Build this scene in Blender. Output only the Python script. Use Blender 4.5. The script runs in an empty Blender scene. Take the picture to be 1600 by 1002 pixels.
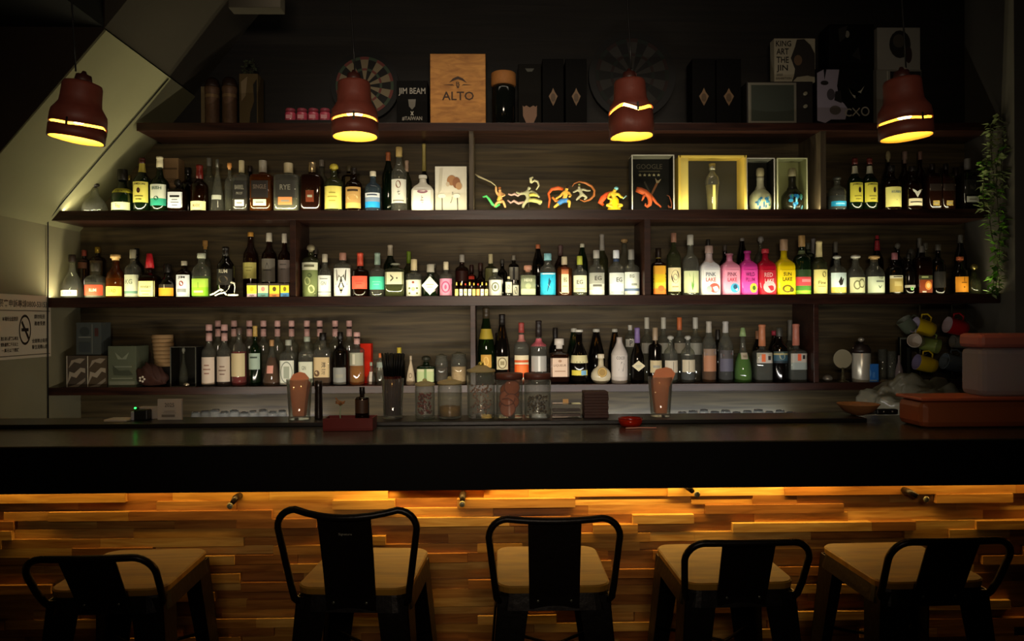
import bpy, bmesh, math, random
from mathutils import Vector, Matrix, Euler
random.seed(7)
SC = bpy.context.scene
COL = SC.collection
PI = math.pi

# ------------------------------------------------------------------ camera
F = 1155.0
CAMZ = 1.49
YAW, ROLL = math.radians(1.11), math.radians(0.29)
fwd = Vector((math.sin(YAW), math.cos(YAW), 0))
rt0 = Vector((math.cos(YAW), -math.sin(YAW), 0)); up0 = Vector((0, 0, 1))
rt = rt0*math.cos(ROLL) - up0*math.sin(ROLL)
up = up0*math.cos(ROLL) + rt0*math.sin(ROLL)
cd = bpy.data.cameras.new('camera'); cam = bpy.data.objects.new('camera', cd); COL.objects.link(cam)
cd.sensor_width = 36; cd.lens = F/1600*36; cd.clip_start = .05
m = Matrix((rt, up, -fwd)).transposed().to_4x4(); m.translation = (0, 0, CAMZ)
cam.matrix_world = m
SC.camera = cam

def P(px, py, Y):
    "point of the plane y = Y seen at a pixel"
    d = fwd + rt*((px-800)/F) - up*((py-501)/F)
    t = Y/d.y
    return d.x*t, CAMZ + d.z*t
def PX(px, Y, py=400): return P(px, py, Y)[0]
def PZ(px, py, Y): return P(px, py, Y)[1]
def PZplane(px, py, z):
    "x, y of the point at height z seen at a pixel"
    d = fwd + rt*((px-800)/F) - up*((py-501)/F)
    t = (z-CAMZ)/d.z
    return d.x*t, d.y*t

# ------------------------------------------------------------------ render look
SC.view_settings.view_transform = 'Standard'
SC.view_settings.look = 'None'
SC.view_settings.gamma = 1
SC.view_settings.exposure = 0.0
SC.view_settings.use_curve_mapping = False
SC.cycles.transparent_max_bounces = 24
SC.cycles.max_bounces = 8
SC.cycles.sample_clamp_indirect = 4
w = bpy.data.worlds.new('world'); SC.world = w; w.use_nodes = True
w.node_tree.nodes['Background'].inputs[0].default_value = (.9, .8, .6, 1)
w.node_tree.nodes['Background'].inputs[1].default_value = 0.004

# ------------------------------------------------------------------ geometry constants
Y_SHF, Y_BACK = 3.85, 4.15          # shelf front edge, back wall
X_L = PX(75, Y_SHF, 338)            # left wall
X_R = PX(1562, Y_SHF, 460)          # right end of the shelving
BAR_F, BAR_B, BAR_Z = 2.35, 2.95, CAMZ-191/F*2.35
Z1 = PZ(800, 194, Y_SHF); Z2 = PZ(800, 330, Y_SHF); Z3 = PZ(800, 464, Y_SHF); Z4 = PZ(800, 603, Y_SHF)
TH = .043
PANEL_Y = 2.62

def area(name, x0, x1, y, z, wy, power, color, rot, spread=180):
    l = bpy.data.lights.new(name, 'AREA'); l.shape = 'RECTANGLE'; l.size = abs(x1-x0); l.size_y = wy
    l.energy = power; l.color = color; l.spread = math.radians(spread)
    o = bpy.data.objects.new(name, l); COL.objects.link(o); o.location = ((x0+x1)/2, y, z); o.rotation_euler = rot
    return o
def point(name, loc, power, color, r=.02):
    l = bpy.data.lights.new(name, 'POINT'); l.energy = power; l.color = color; l.shadow_soft_size = r
    o = bpy.data.objects.new(name, l); COL.objects.link(o); o.location = loc
    return o
LEDC = (1.0, .90, .58)
WARM = (1.0, .70, .19)
# LED tapes lying on the front of the shelves, behind the lip, shining up and back
for (xa, xb, z, p) in ((PX(92, 3.87), PX(733, 3.87), Z2, 3.4), (PX(742, 3.87), PX(1282, 3.87), Z2, 3.7), (PX(1295, 3.87), PX(1500, 3.87), Z2, .75),
                       (PX(82, 3.87), PX(150, 3.87), Z3, .7), (PX(98, 3.87), PX(452, 3.87), Z3, 2.0), (PX(468, 3.87), PX(1005, 3.87), Z3, 3.0), (PX(1020, 3.87), PX(1330, 3.87), Z3, 1.8), (PX(1330, 3.87), PX(1550, 3.87), Z3, .7)):
    area('led_light', xa, xb, 3.868, z+.006, .006, p, LEDC, (math.radians(180-4), 0, 0))
# LED tape under the counter top, in front of the slatted panel
area('led_light', -1.9, 2.3, 2.598, .955, .006, 5.0, WARM, (math.radians(4), 0, 0))
area('led_light', -.5, 1.2, 2.598, .955, .006, 3.8, WARM, (math.radians(4), 0, 0))
# cool strip lying along the back counter and an added soft fill over the bar aisle
area('led_light', PX(930, 4.1), PX(1230, 4.1), 4.08, .93, .02, 1.5, (.58, .72, 1.0), (math.radians(180-20), 0, 0))
area('led_light', PX(330, 4.1), PX(500, 4.1), 4.08, .93, .02, .8, (.70, .76, 1.0), (math.radians(180-20), 0, 0))
area('aisle_fill', -1.1, 1.3, 3.30, 3.2, .10, 4.0, (1, .86, .66), (math.radians(18), 0, 0), 110)
# unseen fill added under the rear of the bar to brighten the lower shelf
area('lower_shelf_fill', -1.7, .2, 3.0, 1.02, .02, 5.6, (1, .88, .70), (math.radians(105), 0, 0), 150)
area('lower_shelf_fill', -.3, 1.7, 3.0, 1.02, .02, 5.8, (1.0, .95, .88), (math.radians(105), 0, 0), 150)
# weak lamp of the guest room behind the camera
area('room_light', -.45, .45, -.6, 2.0, .3, 7.5, (1, .82, .62), (math.radians(91), 0, 0), 68)

# ------------------------------------------------------------------ materials
def lin(h, a=1):
    if isinstance(h, (tuple, list)): return (*h[:3], a)
    h = h.lstrip('#'); c = [int(h[i:i+2], 16)/255 for i in (0, 2, 4)]
    return (*[x/12.92 if x <= .04045 else ((x+.055)/1.055)**2.4 for x in c], a)
MATS = {}
def mat(color, rough=.5, metal=0, emit=0, spec=.35, noise=0, nscale=40, coat=0):
    k = ('p', color, rough, metal, emit, spec, noise, nscale, coat)
    if k in MATS: return MATS[k]
    M = bpy.data.materials.new('paint'); M.use_nodes = True; N = M.node_tree.nodes; L = M.node_tree.links
    b = N['Principled BSDF']; b.inputs['Base Color'].default_value = lin(color)
    b.inputs['Roughness'].default_value = rough; b.inputs['Metallic'].default_value = metal
    b.inputs['Specular IOR Level'].default_value = spec; b.inputs['Coat Weight'].default_value = coat
    if emit: b.inputs['Emission Color'].default_value = lin(color); b.inputs['Emission Strength'].default_value = emit
    if noise:
        tc = N.new('ShaderNodeTexCoord'); n = N.new('ShaderNodeTexNoise'); n.inputs['Scale'].default_value = nscale; n.inputs['Detail'].default_value = 6
        mx = N.new('ShaderNodeMix'); mx.data_type = 'RGBA'; c = lin(color)
        mx.inputs[6].default_value = (*[x*(1-noise) for x in c[:3]], 1); mx.inputs[7].default_value = (*[min(1, x*(1+noise)) for x in c[:3]], 1)
        L.new(tc.outputs['Object'], n.inputs['Vector']); L.new(n.outputs['Fac'], mx.inputs[0]); L.new(mx.outputs[2], b.inputs['Base Color'])
        bp = N.new('ShaderNodeBump'); bp.inputs['Strength'].default_value = .15; bp.inputs['Distance'].default_value = .01
        L.new(n.outputs['Fac'], bp.inputs['Height']); L.new(bp.outputs[0], b.inputs['Normal'])
    MATS[k] = M; return M
def wood(c1, c2, rough=.45, scale=(2, 30, 30), bump=.1, spec=.4):
    k = ('w', c1, c2, rough, scale, bump)
    if k in MATS: return MATS[k]
    M = bpy.data.materials.new('wood'); M.use_nodes = True; N = M.node_tree.nodes; L = M.node_tree.links
    b = N['Principled BSDF']; b.inputs['Roughness'].default_value = rough; b.inputs['Specular IOR Level'].default_value = spec
    tc = N.new('ShaderNodeTexCoord'); mp = N.new('ShaderNodeMapping'); mp.inputs['Scale'].default_value = scale
    n = N.new('ShaderNodeTexNoise'); n.inputs['Scale'].default_value = 1.0; n.inputs['Detail'].default_value = 8; n.inputs['Distortion'].default_value = .8
    r = N.new('ShaderNodeValToRGB'); r.color_ramp.elements[0].position = .3; r.color_ramp.elements[1].position = .7
    r.color_ramp.elements[0].color = lin(c1); r.color_ramp.elements[1].color = lin(c2)
    L.new(tc.outputs['Object'], mp.inputs[0]); L.new(mp.outputs[0], n.inputs['Vector']); L.new(n.outputs['Fac'], r.inputs[0]); L.new(r.outputs[0], b.inputs['Base Color'])
    bp = N.new('ShaderNodeBump'); bp.inputs['Strength'].default_value = bump; bp.inputs['Distance'].default_value = .004
    L.new(n.outputs['Fac'], bp.inputs['Height']); L.new(bp.outputs[0], b.inputs['Normal'])
    MATS[k] = M; return M
def glass(tint='#f2f6f0', edge='#8c968c', rough=.02, ior=1.5, milk=0.0):
    "thin clear glass: tinted see-through, brighter mirror at the rim"
    k = ('g', tint, edge, rough, ior, milk)
    if k in MATS: return MATS[k]
    M = bpy.data.materials.new('glass'); M.use_nodes = True; N = M.node_tree.nodes; L = M.node_tree.links
    N.remove(N['Principled BSDF']); out = N['Material Output']
    lw = N.new('ShaderNodeLayerWeight'); lw.inputs['Blend'].default_value = .35
    mx = N.new('ShaderNodeMix'); mx.data_type = 'RGBA'; mx.inputs[6].default_value = lin(tint); mx.inputs[7].default_value = lin(edge)
    L.new(lw.outputs['Facing'], mx.inputs[0])
    tr = N.new('ShaderNodeBsdfTransparent'); L.new(mx.outputs[2], tr.inputs[0])
    gl = N.new('ShaderNodeBsdfGlossy'); gl.inputs['Roughness'].default_value = rough
    l2 = N.new('ShaderNodeLayerWeight'); l2.inputs['Blend'].default_value = .5
    pw = N.new('ShaderNodeMath'); pw.operation = 'POWER'; pw.inputs[1].default_value = 4; L.new(l2.outputs['Facing'], pw.inputs[0])
    fr = N.new('ShaderNodeMath'); fr.operation = 'MULTIPLY_ADD'; fr.inputs[1].default_value = .85; fr.inputs[2].default_value = .05 if ior > 1.3 else .01; L.new(pw.outputs[0], fr.inputs[0])
    ms = N.new('ShaderNodeMixShader'); L.new(fr.outputs[0], ms.inputs[0]); L.new(tr.outputs[0], ms.inputs[1]); L.new(gl.outputs[0], ms.inputs[2])
    last = ms
    if milk:
        df = N.new('ShaderNodeBsdfDiffuse'); df.inputs[0].default_value = lin(tint)
        tl = N.new('ShaderNodeBsdfTranslucent'); tl.inputs[0].default_value = lin(tint)
        m1 = N.new('ShaderNodeMixShader'); m1.inputs[0].default_value = .5; L.new(df.outputs[0], m1.inputs[1]); L.new(tl.outputs[0], m1.inputs[2])
        m2 = N.new('ShaderNodeMixShader'); m2.inputs[0].default_value = milk; L.new(ms.outputs[0], m2.inputs[1]); L.new(m1.outputs[0], m2.inputs[2]); last = m2
    L.new(last.outputs[0], out.inputs[0])
    MATS[k] = M; return M
GLASS = {
 'clr': glass('#f0f1e6', '#aaa996', milk=.08), 'grn': glass('#4f6f3a', '#101c0c', milk=.10), 'brn': glass('#5c3214', '#120703', milk=.10),
 'drk': mat('#0b0806', .07, spec=.6), 'gdk': mat('#0d1a0c', .07, spec=.6), 'bdk': mat('#1a0b06', .08, spec=.6), 'blu': glass('#a9c4d8', '#3b5872', milk=.12),
 'olv': glass('#a3a878', '#3c4022', milk=.12), 'amb': glass('#c06a20', '#401a05', milk=.15),
}
def liquid(c):
    return glass(c, c, .05, 1.2, .42)

# ------------------------------------------------------------------ mesh building
class MB:
    def __init__(s): s.v = []; s.f = []; s.m = []; s.sm = []; s.mats = []
    def mi(s, m_):
        if m_ not in s.mats: s.mats.append(m_)
        return s.mats.index(m_)
    def face(s, idx, m_, smooth=False): s.f.append(tuple(idx)); s.m.append(s.mi(m_)); s.sm.append(smooth)
    def add(s, vs, fs, m_, smooth=False):
        b = len(s.v); s.v += [tuple(v) for v in vs]
        for f in fs: s.face([b+i for i in f], m_, smooth)
    def box(s, x0, x1, y0, y1, z0, z1, m_, bev=0):
        if bev <= 0:
            s.add([(x0,y0,z0),(x1,y0,z0),(x1,y1,z0),(x0,y1,z0),(x0,y0,z1),(x1,y0,z1),(x1,y1,z1),(x0,y1,z1)],
                  [(0,3,2,1),(4,5,6,7),(0,1,5,4),(1,2,6,5),(2,3,7,6),(3,0,4,7)], m_)
        else:
            bm = bmesh.new(); bmesh.ops.create_cube(bm, size=1)
            for v in bm.verts: v.co = Vector(((x0+x1)/2+v.co.x*(x1-x0), (y0+y1)/2+v.co.y*(y1-y0), (z0+z1)/2+v.co.z*(z1-z0)))
            bmesh.ops.bevel(bm, geom=bm.edges[:], offset=min(bev, .45*min(abs(x1-x0), abs(y1-y0), abs(z1-z0))), segments=2, affect='EDGES', profile=.5)
            s.bm(bm, m_, False)
        return s
    def bm(s, bm, m_, smooth=True, M=None):
        bm.verts.ensure_lookup_table(); bm.verts.index_update()
        s.add([(M @ v.co if M else v.co) for v in bm.verts], [[v.index for v in f.verts] for f in bm.faces], m_, smooth); bm.free(); return s
    def loft(s, prof, m_, c=(0,0,0), seg=20, asp=1.0, cap0=True, cap1=True, smooth=True, n=None):
        "prof: (z, r[, exponent]) rings stacked along z"
        b = len(s.v)
        for p in prof:
            z, r = p[0], p[1]; e = p[2] if len(p) > 2 else (n or 2)
            for k in range(seg):
                a = 2*PI*(k+.5)/seg
                ca, sa = math.cos(a), math.sin(a)
                x = math.copysign(abs(ca)**(2/e), ca)*r; y = math.copysign(abs(sa)**(2/e), sa)*r*(asp if e > 2.01 or asp == 1 else asp)
                s.v.append((c[0]+x, c[1]+y, c[2]+z))
        for i in range(len(prof)-1):
            for k in range(seg):
                k2 = (k+1) % seg
                s.face((b+i*seg+k, b+i*seg+k2, b+(i+1)*seg+k2, b+(i+1)*seg+k), m_, smooth)
        if cap0: s.face([b+k for k in range(seg)][::-1], m_)
        if cap1: s.face([b+(len(prof)-1)*seg+k for k in range(seg)], m_)
        return s
    def tube(s, pts, r, m_, seg=8, closed=False, smooth=True):
        pts = [Vector(p) for p in pts]; rr = r if isinstance(r, (list, tuple)) else [r]*len(pts)
        b = len(s.v); n = len(pts); prev = None
        for i, p in enumerate(pts):
            t = ((pts[(i+1) % n] - pts[i-1]) if closed else (pts[min(i+1, n-1)] - pts[max(i-1, 0)])).normalized()
            if prev is None:
                a = Vector((0, 0, 1)) if abs(t.z) < .9 else Vector((0, 1, 0)); u = t.cross(a).normalized()
            else: u = (prev - t*prev.dot(t)).normalized()
            prev = u; v = t.cross(u)
            for k in range(seg):
                a = 2*PI*k/seg; s.v.append(tuple(p + (u*math.cos(a) + v*math.sin(a))*rr[i]))
        for i in range(n if closed else n-1):
            j = (i+1) % n
            for k in range(seg):
                k2 = (k+1) % seg; s.face((b+i*seg+k, b+i*seg+k2, b+j*seg+k2, b+j*seg+k), m_, smooth)
        if not closed:
            s.face([b+k for k in range(seg)][::-1], m_); s.face([b+(n-1)*seg+k for k in range(seg)], m_)
        return s
    def ball(s, c, r, m_, sc=(1,1,1), seg=14, M=None):
        bm = bmesh.new(); bmesh.ops.create_uvsphere(bm, u_segments=seg, v_segments=max(6, seg//2+1), radius=r)
        for v in bm.verts:
            v.co = Vector((v.co.x*sc[0], v.co.y*sc[1], v.co.z*sc[2]))
            if M: v.co = M @ v.co
            v.co += Vector(c)
        return s.bm(bm, m_)
    def prism(s, pts, y0, y1, m_):
        "polygon in xz pushed from y0 to y1"
        n = len(pts); a = [(p[0], y0, p[1]) for p in pts] + [(p[0], y1, p[1]) for p in pts]
        s.add(a, [tuple(range(n)), tuple(range(2*n-1, n-1, -1))] + [(i, i+n, (i+1) % n+n, (i+1) % n) for i in range(n)], m_); return s
    def build(s, name, parent=None, off=None, fix=False, label=None):
        me = bpy.data.meshes.new(name); me.from_pydata(s.v, [], s.f)
        for m_ in s.mats: me.materials.append(m_)
        me.polygons.foreach_set('material_index', s.m); me.polygons.foreach_set('use_smooth', s.sm)
        if fix:
            bm = bmesh.new(); bm.from_mesh(me); bmesh.ops.recalc_face_normals(bm, faces=bm.faces[:]); bm.to_mesh(me); bm.free()
        me.update()
        o = bpy.data.objects.new(name, me); COL.objects.link(o)
        if parent: o.parent = parent
        if off: o.location = off
        if label: o['label'] = label
        return o
def tag(o, label, cat, group=None, kind=None):
    o['label'] = label; o['category'] = cat
    if group: o['group'] = group
    if kind: o['kind'] = kind
    return o
def thing(name, loc, label, cat, group=None, rz=0):
    o = bpy.data.objects.new(name, None); COL.objects.link(o); o.location = loc; o.rotation_euler = (0, 0, rz); o.empty_display_size = .02
    return tag(o, label, cat, group)
def struct(o): o['kind'] = 'structure'; return o

# text as flat polygons, normalised to the box [-.5,.5] x [-.5,.5]
TXT = {}
def textpoly(s):
    if s in TXT: return TXT[s]
    cu = bpy.data.curves.new('t', 'FONT'); cu.body = s; cu.size = 1; cu.resolution_u = 2; cu.align_x = 'CENTER'; cu.fill_mode = 'FRONT'
    cu.offset = .014
    o = bpy.data.objects.new('t', cu); COL.objects.link(o)
    bpy.context.view_layer.update()
    me = bpy.data.meshes.new_from_object(o.evaluated_get(bpy.context.evaluated_depsgraph_get()))
    V = [(v.co.x, v.co.y) for v in me.vertices]; Fc = [tuple(p.vertices) for p in me.polygons]
    bpy.data.objects.remove(o); bpy.data.curves.remove(cu); bpy.data.meshes.remove(me)
    if V:
        x0 = min(v[0] for v in V); x1 = max(v[0] for v in V); y0 = min(v[1] for v in V); y1 = max(v[1] for v in V)
        V = [((x-x0)/(x1-x0+1e-9)-.5, (y-y0)/(y1-y0+1e-9)-.5) for x, y in V]
    TXT[s] = (V, Fc); return TXT[s]
def marks_on(mb, marks, hw, z0, z1, fy, off=.0012):
    "marks in label units: x -1..1, z 0..1; fy(u, z) is the front of the surface"
    H = z1-z0
    def put(pts, faces, col, k=1):
        mm = mat(col, .5) if not isinstance(col, bpy.types.Material) else col
        vs = []
        for (u, v) in pts:
            x = max(-.985, min(.985, u))*hw; z = z0+max(0.01, min(.99, v))*H
            vs.append((x, fy(x, z)-off*k, z))
        mb.add(vs, faces, mm)
    for i, mk in enumerate(marks):
        t = mk[0]; k = 1+.12*i
        if t == 't':
            _, s, cx, cy, w_, h_, c = mk[:7]; V, Fc = textpoly(s)
            put([(cx+x*w_, cy+y*h_) for x, y in V], Fc, c, k)
        elif t == 'r':
            _, cx, cy, w_, h_, c = mk[:6]; n = 6
            pts = [(cx-w_/2+w_*j/n, cy+sg*h_/2) for sg in (-1, 1) for j in range(n+1)]
            put(pts, [(j, j+1, n+2+j, n+1+j) for j in range(n)], c, k)
        elif t == 'd':
            _, cx, cy, rx, ry, c = mk[:6]; n = 16
            put([(cx+rx*math.cos(2*PI*j/n), cy+ry*math.sin(2*PI*j/n)) for j in range(n)], [tuple(range(n))], c, k)
        elif t == 'o':
            _, cx, cy, rx, ry, tk, c = mk[:7]; n = 24
            pts = [(cx+rx*q*math.cos(2*PI*j/n), cy+ry*q*math.sin(2*PI*j/n)) for q in (1, 1-tk) for j in range(n)]
            put(pts, [(j, (j+1) % n, n+(j+1) % n, n+j) for j in range(n)], c, k)
        elif t == 'p':
            put(mk[1], [tuple(range(len(mk[1])))], mk[2], k)
def patch(mb, hw, z0, z1, fy, color, nx=10, nz=1, off=.0007, rough=.55):
    "a label sheet following the surface; color may be bands [(fraction from top, colour), ...]"
    bands = [(0, color)] if isinstance(color, str) else color
    tops = [z1-(z1-z0)*b[0] for b in bands] + [z0]
    for i, b in enumerate(bands):
        za, zb = tops[i+1], tops[i]
        vs = []
        for r_ in range(nz+1):
            z = za+(zb-za)*r_/nz
            for c_ in range(nx+1):
                x = -hw+2*hw*c_/nx; vs.append((x, fy(x, z)-off, z))
        fs = [(r_*(nx+1)+c_, r_*(nx+1)+c_+1, (r_+1)*(nx+1)+c_+1, (r_+1)*(nx+1)+c_) for r_ in range(nz) for c_ in range(nx)]
        mb.add(vs, fs, mat(b[1], rough), True)

def carton(name, x0, x1, ybase, ytop, Y, depth, color, label, cat='box', group=None, marks=(), z=None, rough=.6, side=None, name_part='carton_body'):
    "closed card box by pixel span of its front, standing at height z (or at the pixel height)"
    xa, _ = P(x0, ybase, Y); xb, _ = P(x1, ybase, Y)
    xm = (xa+xb)/2; zt = PZ((x0+x1)/2, ytop, Y); zb = PZ((x0+x1)/2, ybase, Y) if z is None else z
    hw = (xb-xa)/2; H = zt-zb
    if marks:
        t = thing(name, (xm, Y, zb), label, cat, group)
        MB().box(-hw, hw, 0, depth, 0, H, side or mat(color, rough, noise=.06, spec=.06), .0015).build(name_part, t)
        mb = MB()
        marks_on(mb, marks, hw, 0, H, lambda u, z_: 0)
        mb.build('print', t)
        return t
    o = MB().box(-hw, hw, 0, depth, 0, H, mat(color, rough, noise=.06, spec=.06), .0015).build(name); o.location = (xm, Y, zb)
    return tag(o, label, cat, group)
# ================================================================== the setting
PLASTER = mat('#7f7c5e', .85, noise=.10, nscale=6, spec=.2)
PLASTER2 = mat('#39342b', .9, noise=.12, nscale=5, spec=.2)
BLACKP = mat('#0d0c0a', .8, spec=.2)
DARKW = mat('#171412', .85, noise=.2, nscale=8, spec=.2)
WALLG = mat('#8a8468', .9, noise=.14, nscale=4, spec=.2)
struct(MB().box(-4, 5, -3, 6, -.05, 0, mat('#1c1713', .6)).build('floor'))
struct(MB().box(X_L-.1, 4, Y_BACK+.02, Y_BACK+.12, 0, 3.6, DARKW).build('wall_back'))
struct(MB().box(X_L-.1, X_L, -3, Y_BACK+.02, 0, 3.6, WALLG).build('wall_left'))
struct(MB().box(X_R+.005, X_R+.10, 3.74, Y_BACK+.02, 0, 3.6, mat('#5c574c', .9, noise=.15, nscale=6, spec=.2)).build('wall_right'))
struct(MB().box(X_R+.10, X_R+.22, 3.66, 3.80, 0, 3.6, BLACKP, .004).build('trim_1'))
struct(MB().box(X_R+.22, X_R+1.6, 3.80, 3.9, 0, 3.6, mat('#35322b', .9, noise=.2, nscale=3, spec=.2)).build('wall_far_right'))
struct(MB().box(-4, 5, -3, 4.3, 3.55, 3.65, BLACKP).build('ceiling'))
xc, zc = P(163, 43, 3.2)
struct(MB().box(X_L, xc, -2, 3.2, zc, 3.55, BLACKP).build('ceiling_low'))
# sloping underside of the stair, from the left wall up to the ceiling
A = P(90, 335, Y_SHF); B = P(270, 125, Y_SHF); C_ = P(362, 8, Y_SHF)
sl = (B[1]-A[1])/(B[0]-A[0])
A0 = (X_L, A[1]+(X_L-A[0])*sl)
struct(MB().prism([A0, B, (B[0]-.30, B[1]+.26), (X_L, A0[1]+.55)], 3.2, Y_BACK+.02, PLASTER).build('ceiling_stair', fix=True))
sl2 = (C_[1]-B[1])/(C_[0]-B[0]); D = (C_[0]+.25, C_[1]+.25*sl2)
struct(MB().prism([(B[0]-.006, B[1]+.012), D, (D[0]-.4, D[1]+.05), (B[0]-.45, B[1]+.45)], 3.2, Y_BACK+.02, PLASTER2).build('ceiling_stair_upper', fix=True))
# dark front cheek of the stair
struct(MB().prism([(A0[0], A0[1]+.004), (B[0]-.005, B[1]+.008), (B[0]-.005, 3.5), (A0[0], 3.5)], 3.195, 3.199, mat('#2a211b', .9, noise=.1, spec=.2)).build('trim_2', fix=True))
fl0 = P(356, -14, 3.5); fl1 = P(438, 12, 3.5)
struct(MB().box(fl0[0], fl1[0], 3.5, 3.58, fl1[1], fl1[1]+.14, PLASTER2, .004).build('trim_3'))
# electrical plate marks on the stair underside are four dark stains
# ------------------------------------------------------------------ back bar shelving
SHW = wood('#1c0c08', '#3a1f15', .35, (3, 40, 40))
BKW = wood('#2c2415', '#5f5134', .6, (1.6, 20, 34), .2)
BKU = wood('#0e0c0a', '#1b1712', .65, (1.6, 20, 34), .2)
sh = thing('back_bar_shelving', (0, Y_BACK, 0), 'dark brown wooden wall shelving holding the bottles behind the bar', 'shelving')
yoff = -Y_BACK
def shelf(z, x0, x1, th, front=Y_SHF):
    MB().box(x0, x1, front+yoff, -.012, z-th, z, SHW, .002).build('shelf', sh)
    MB().box(x0, x1, front-.006+yoff, front+.003+yoff, z-th-.002, z+.006, SHW, .002).build('front_lip', sh)
XS1 = A0[0]+(Z1-A0[1])/sl
shelf(Z1, XS1+.01, X_R-.02, .034)
shelf(Z2, X_L+.002, X_R-.06, TH)
shelf(Z3, X_L+.002, X_R-.001, TH)
z4a = Z4
shelf(Z4, X_L+.002, X_R-.001, .032)
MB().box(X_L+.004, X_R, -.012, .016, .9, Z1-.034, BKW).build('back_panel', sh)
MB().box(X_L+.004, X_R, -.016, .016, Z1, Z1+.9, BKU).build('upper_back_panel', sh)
def divider(px, wpx, z0, z1, py):
    x = PX(px, Y_SHF, py); hw = wpx/F*Y_SHF/2
    MB().box(x-hw, x+hw, Y_SHF+yoff+.004, -.012, z0+.0005, z1-.0005, wood('#3a3022', '#5e523e', .5, (20, 20, 3)) if z0 > Z3 else SHW, .0015).build('divider', sh)
divider(736.5, 7, Z2, Z1-.034, 270); divider(1287, 9, Z2, Z1-.034, 270)
divider(457, 9, Z3, Z2-TH, 400); divider(1012, 10, Z3, Z2-TH, 400)
divider(739, 8, Z4, Z3-TH, 540); divider(1276, 8, Z4, Z3-TH, 540)
LEDM = mat('#fff0b8', .5, emit=1.6)
for (xa, xb, z) in ((92, 733, Z2), (742, 1282, Z2), (1295, 1500, Z2), (98, 452, Z3), (468, 1005, Z3), (1020, 1550, Z3)):
    MB().box(PX(xa, 3.87), PX(xb, 3.87), 3.862+yoff, 3.872+yoff, z+.0003, z+.0025, LEDM).build('led_tape', sh)
# back counter
bc = thing('back_counter', (0, 3.55, 0), 'dark counter along the wall below the bottle shelves', 'counter')
MB().box(X_L+.004, X_R-.01, 0, .58, .86, .90, mat('#1a1a1c', .25, spec=.5), .003).build('worktop', bc)
MB().box(X_L+.03, X_R-.03, .05, .57, 0, .86, mat('#15110e', .6)).build('cabinet_front', bc)
# ------------------------------------------------------------------ bar counter
bar = thing('bar_counter', (0, BAR_F, 0), 'long bar counter with glossy black top and stacked wood slat front', 'bar counter')
BX0, BX1 = X_L+.004, 3.4
TOPM = mat('#37332a', .24, spec=.6, noise=.25, nscale=30)
MB().box(BX0, BX1, 0, BAR_B-BAR_F, BAR_Z-.04, BAR_Z, TOPM, .003).build('bar_top', bar)
zf = PZ(800, 765, BAR_F)
MB().box(BX0, BX1, -.006, -.0004, zf, BAR_Z-.003, mat('#040303', .7, spec=.1), .002).build('fascia', bar)
LEDGE_Z = PZ(800, 658, 2.74); LEDGE_Y = 2.74
MB().box(BX0, P(1398, 676, 2.55)[0], LEDGE_Y-BAR_F, 2.925-BAR_F, BAR_Z+.0003, LEDGE_Z, mat('#0c0807', .35, spec=.5), .003).build('rear_ledge', bar)
MB().box(BX0, BX1, PANEL_Y-BAR_F+.045, .5, 0, BAR_Z-.041, mat('#0a0705', .8)).build('carcass', bar)
MB().box(-1.9, 2.3, 2.590-BAR_F, 2.604-BAR_F, .959, .964, mat('#ffa64a', .5, emit=3)).build('led_tape', bar)
SL = [wood(a, b, .38, (5, 60, 60), .08) for a, b in (('#a0682a', '#cf9648'), ('#8a5222', '#b87838'), ('#b07834', '#dcaa5c'), ('#7c4a20', '#a46a34'), ('#96602a', '#c48a44'))]
slat = MB(); rs = random.Random(11)
zz = .952; rh = .0318
prevd = 0
while zz > .02:
    x = BX0 + rs.uniform(0, .3)*0 ; first = True
    while x < BX1:
        L_ = rs.choice((.16, .22, .28, .34, .42, .5))*(rs.uniform(.5, 1) if first else 1); first = False
        x2 = min(BX1, x+L_); d = rs.choice((0, .006, .012, .018, .024, .03))
        slat.box(x+.0003, x2-.0003, PANEL_Y-BAR_F+.03-d, PANEL_Y-BAR_F+.047, zz-rh+.0003, zz, rs.choice(SL), .0)
        x = x2
    zz -= rh
slat.build('slat_panel', bar)
for px, py, tilt in ((360, 786, -1), (722, 783, 0), (1085, 768, 1), (1440, 776, 2)):
    x, z = P(px, py, 2.56); dx = {-1: -.004, 0: 0, 1: .012, 2: .022}[tilt]
    h = MB().tube([(x-dx, 2.64-BAR_F, z+.006), (x-dx, 2.60-BAR_F, z+.006), (x-dx*.2, 2.575-BAR_F, z-.004)], [.012, .012, .008], mat('#2a201a', .35, .6), 14).build('bag_hook', bar)
    MB().ball((x+dx*.9, 2.565-BAR_F, z-.012), .011, mat('#8b8468', .3, .3), (1, .6, 1)).build('hook_knob', h)
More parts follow.
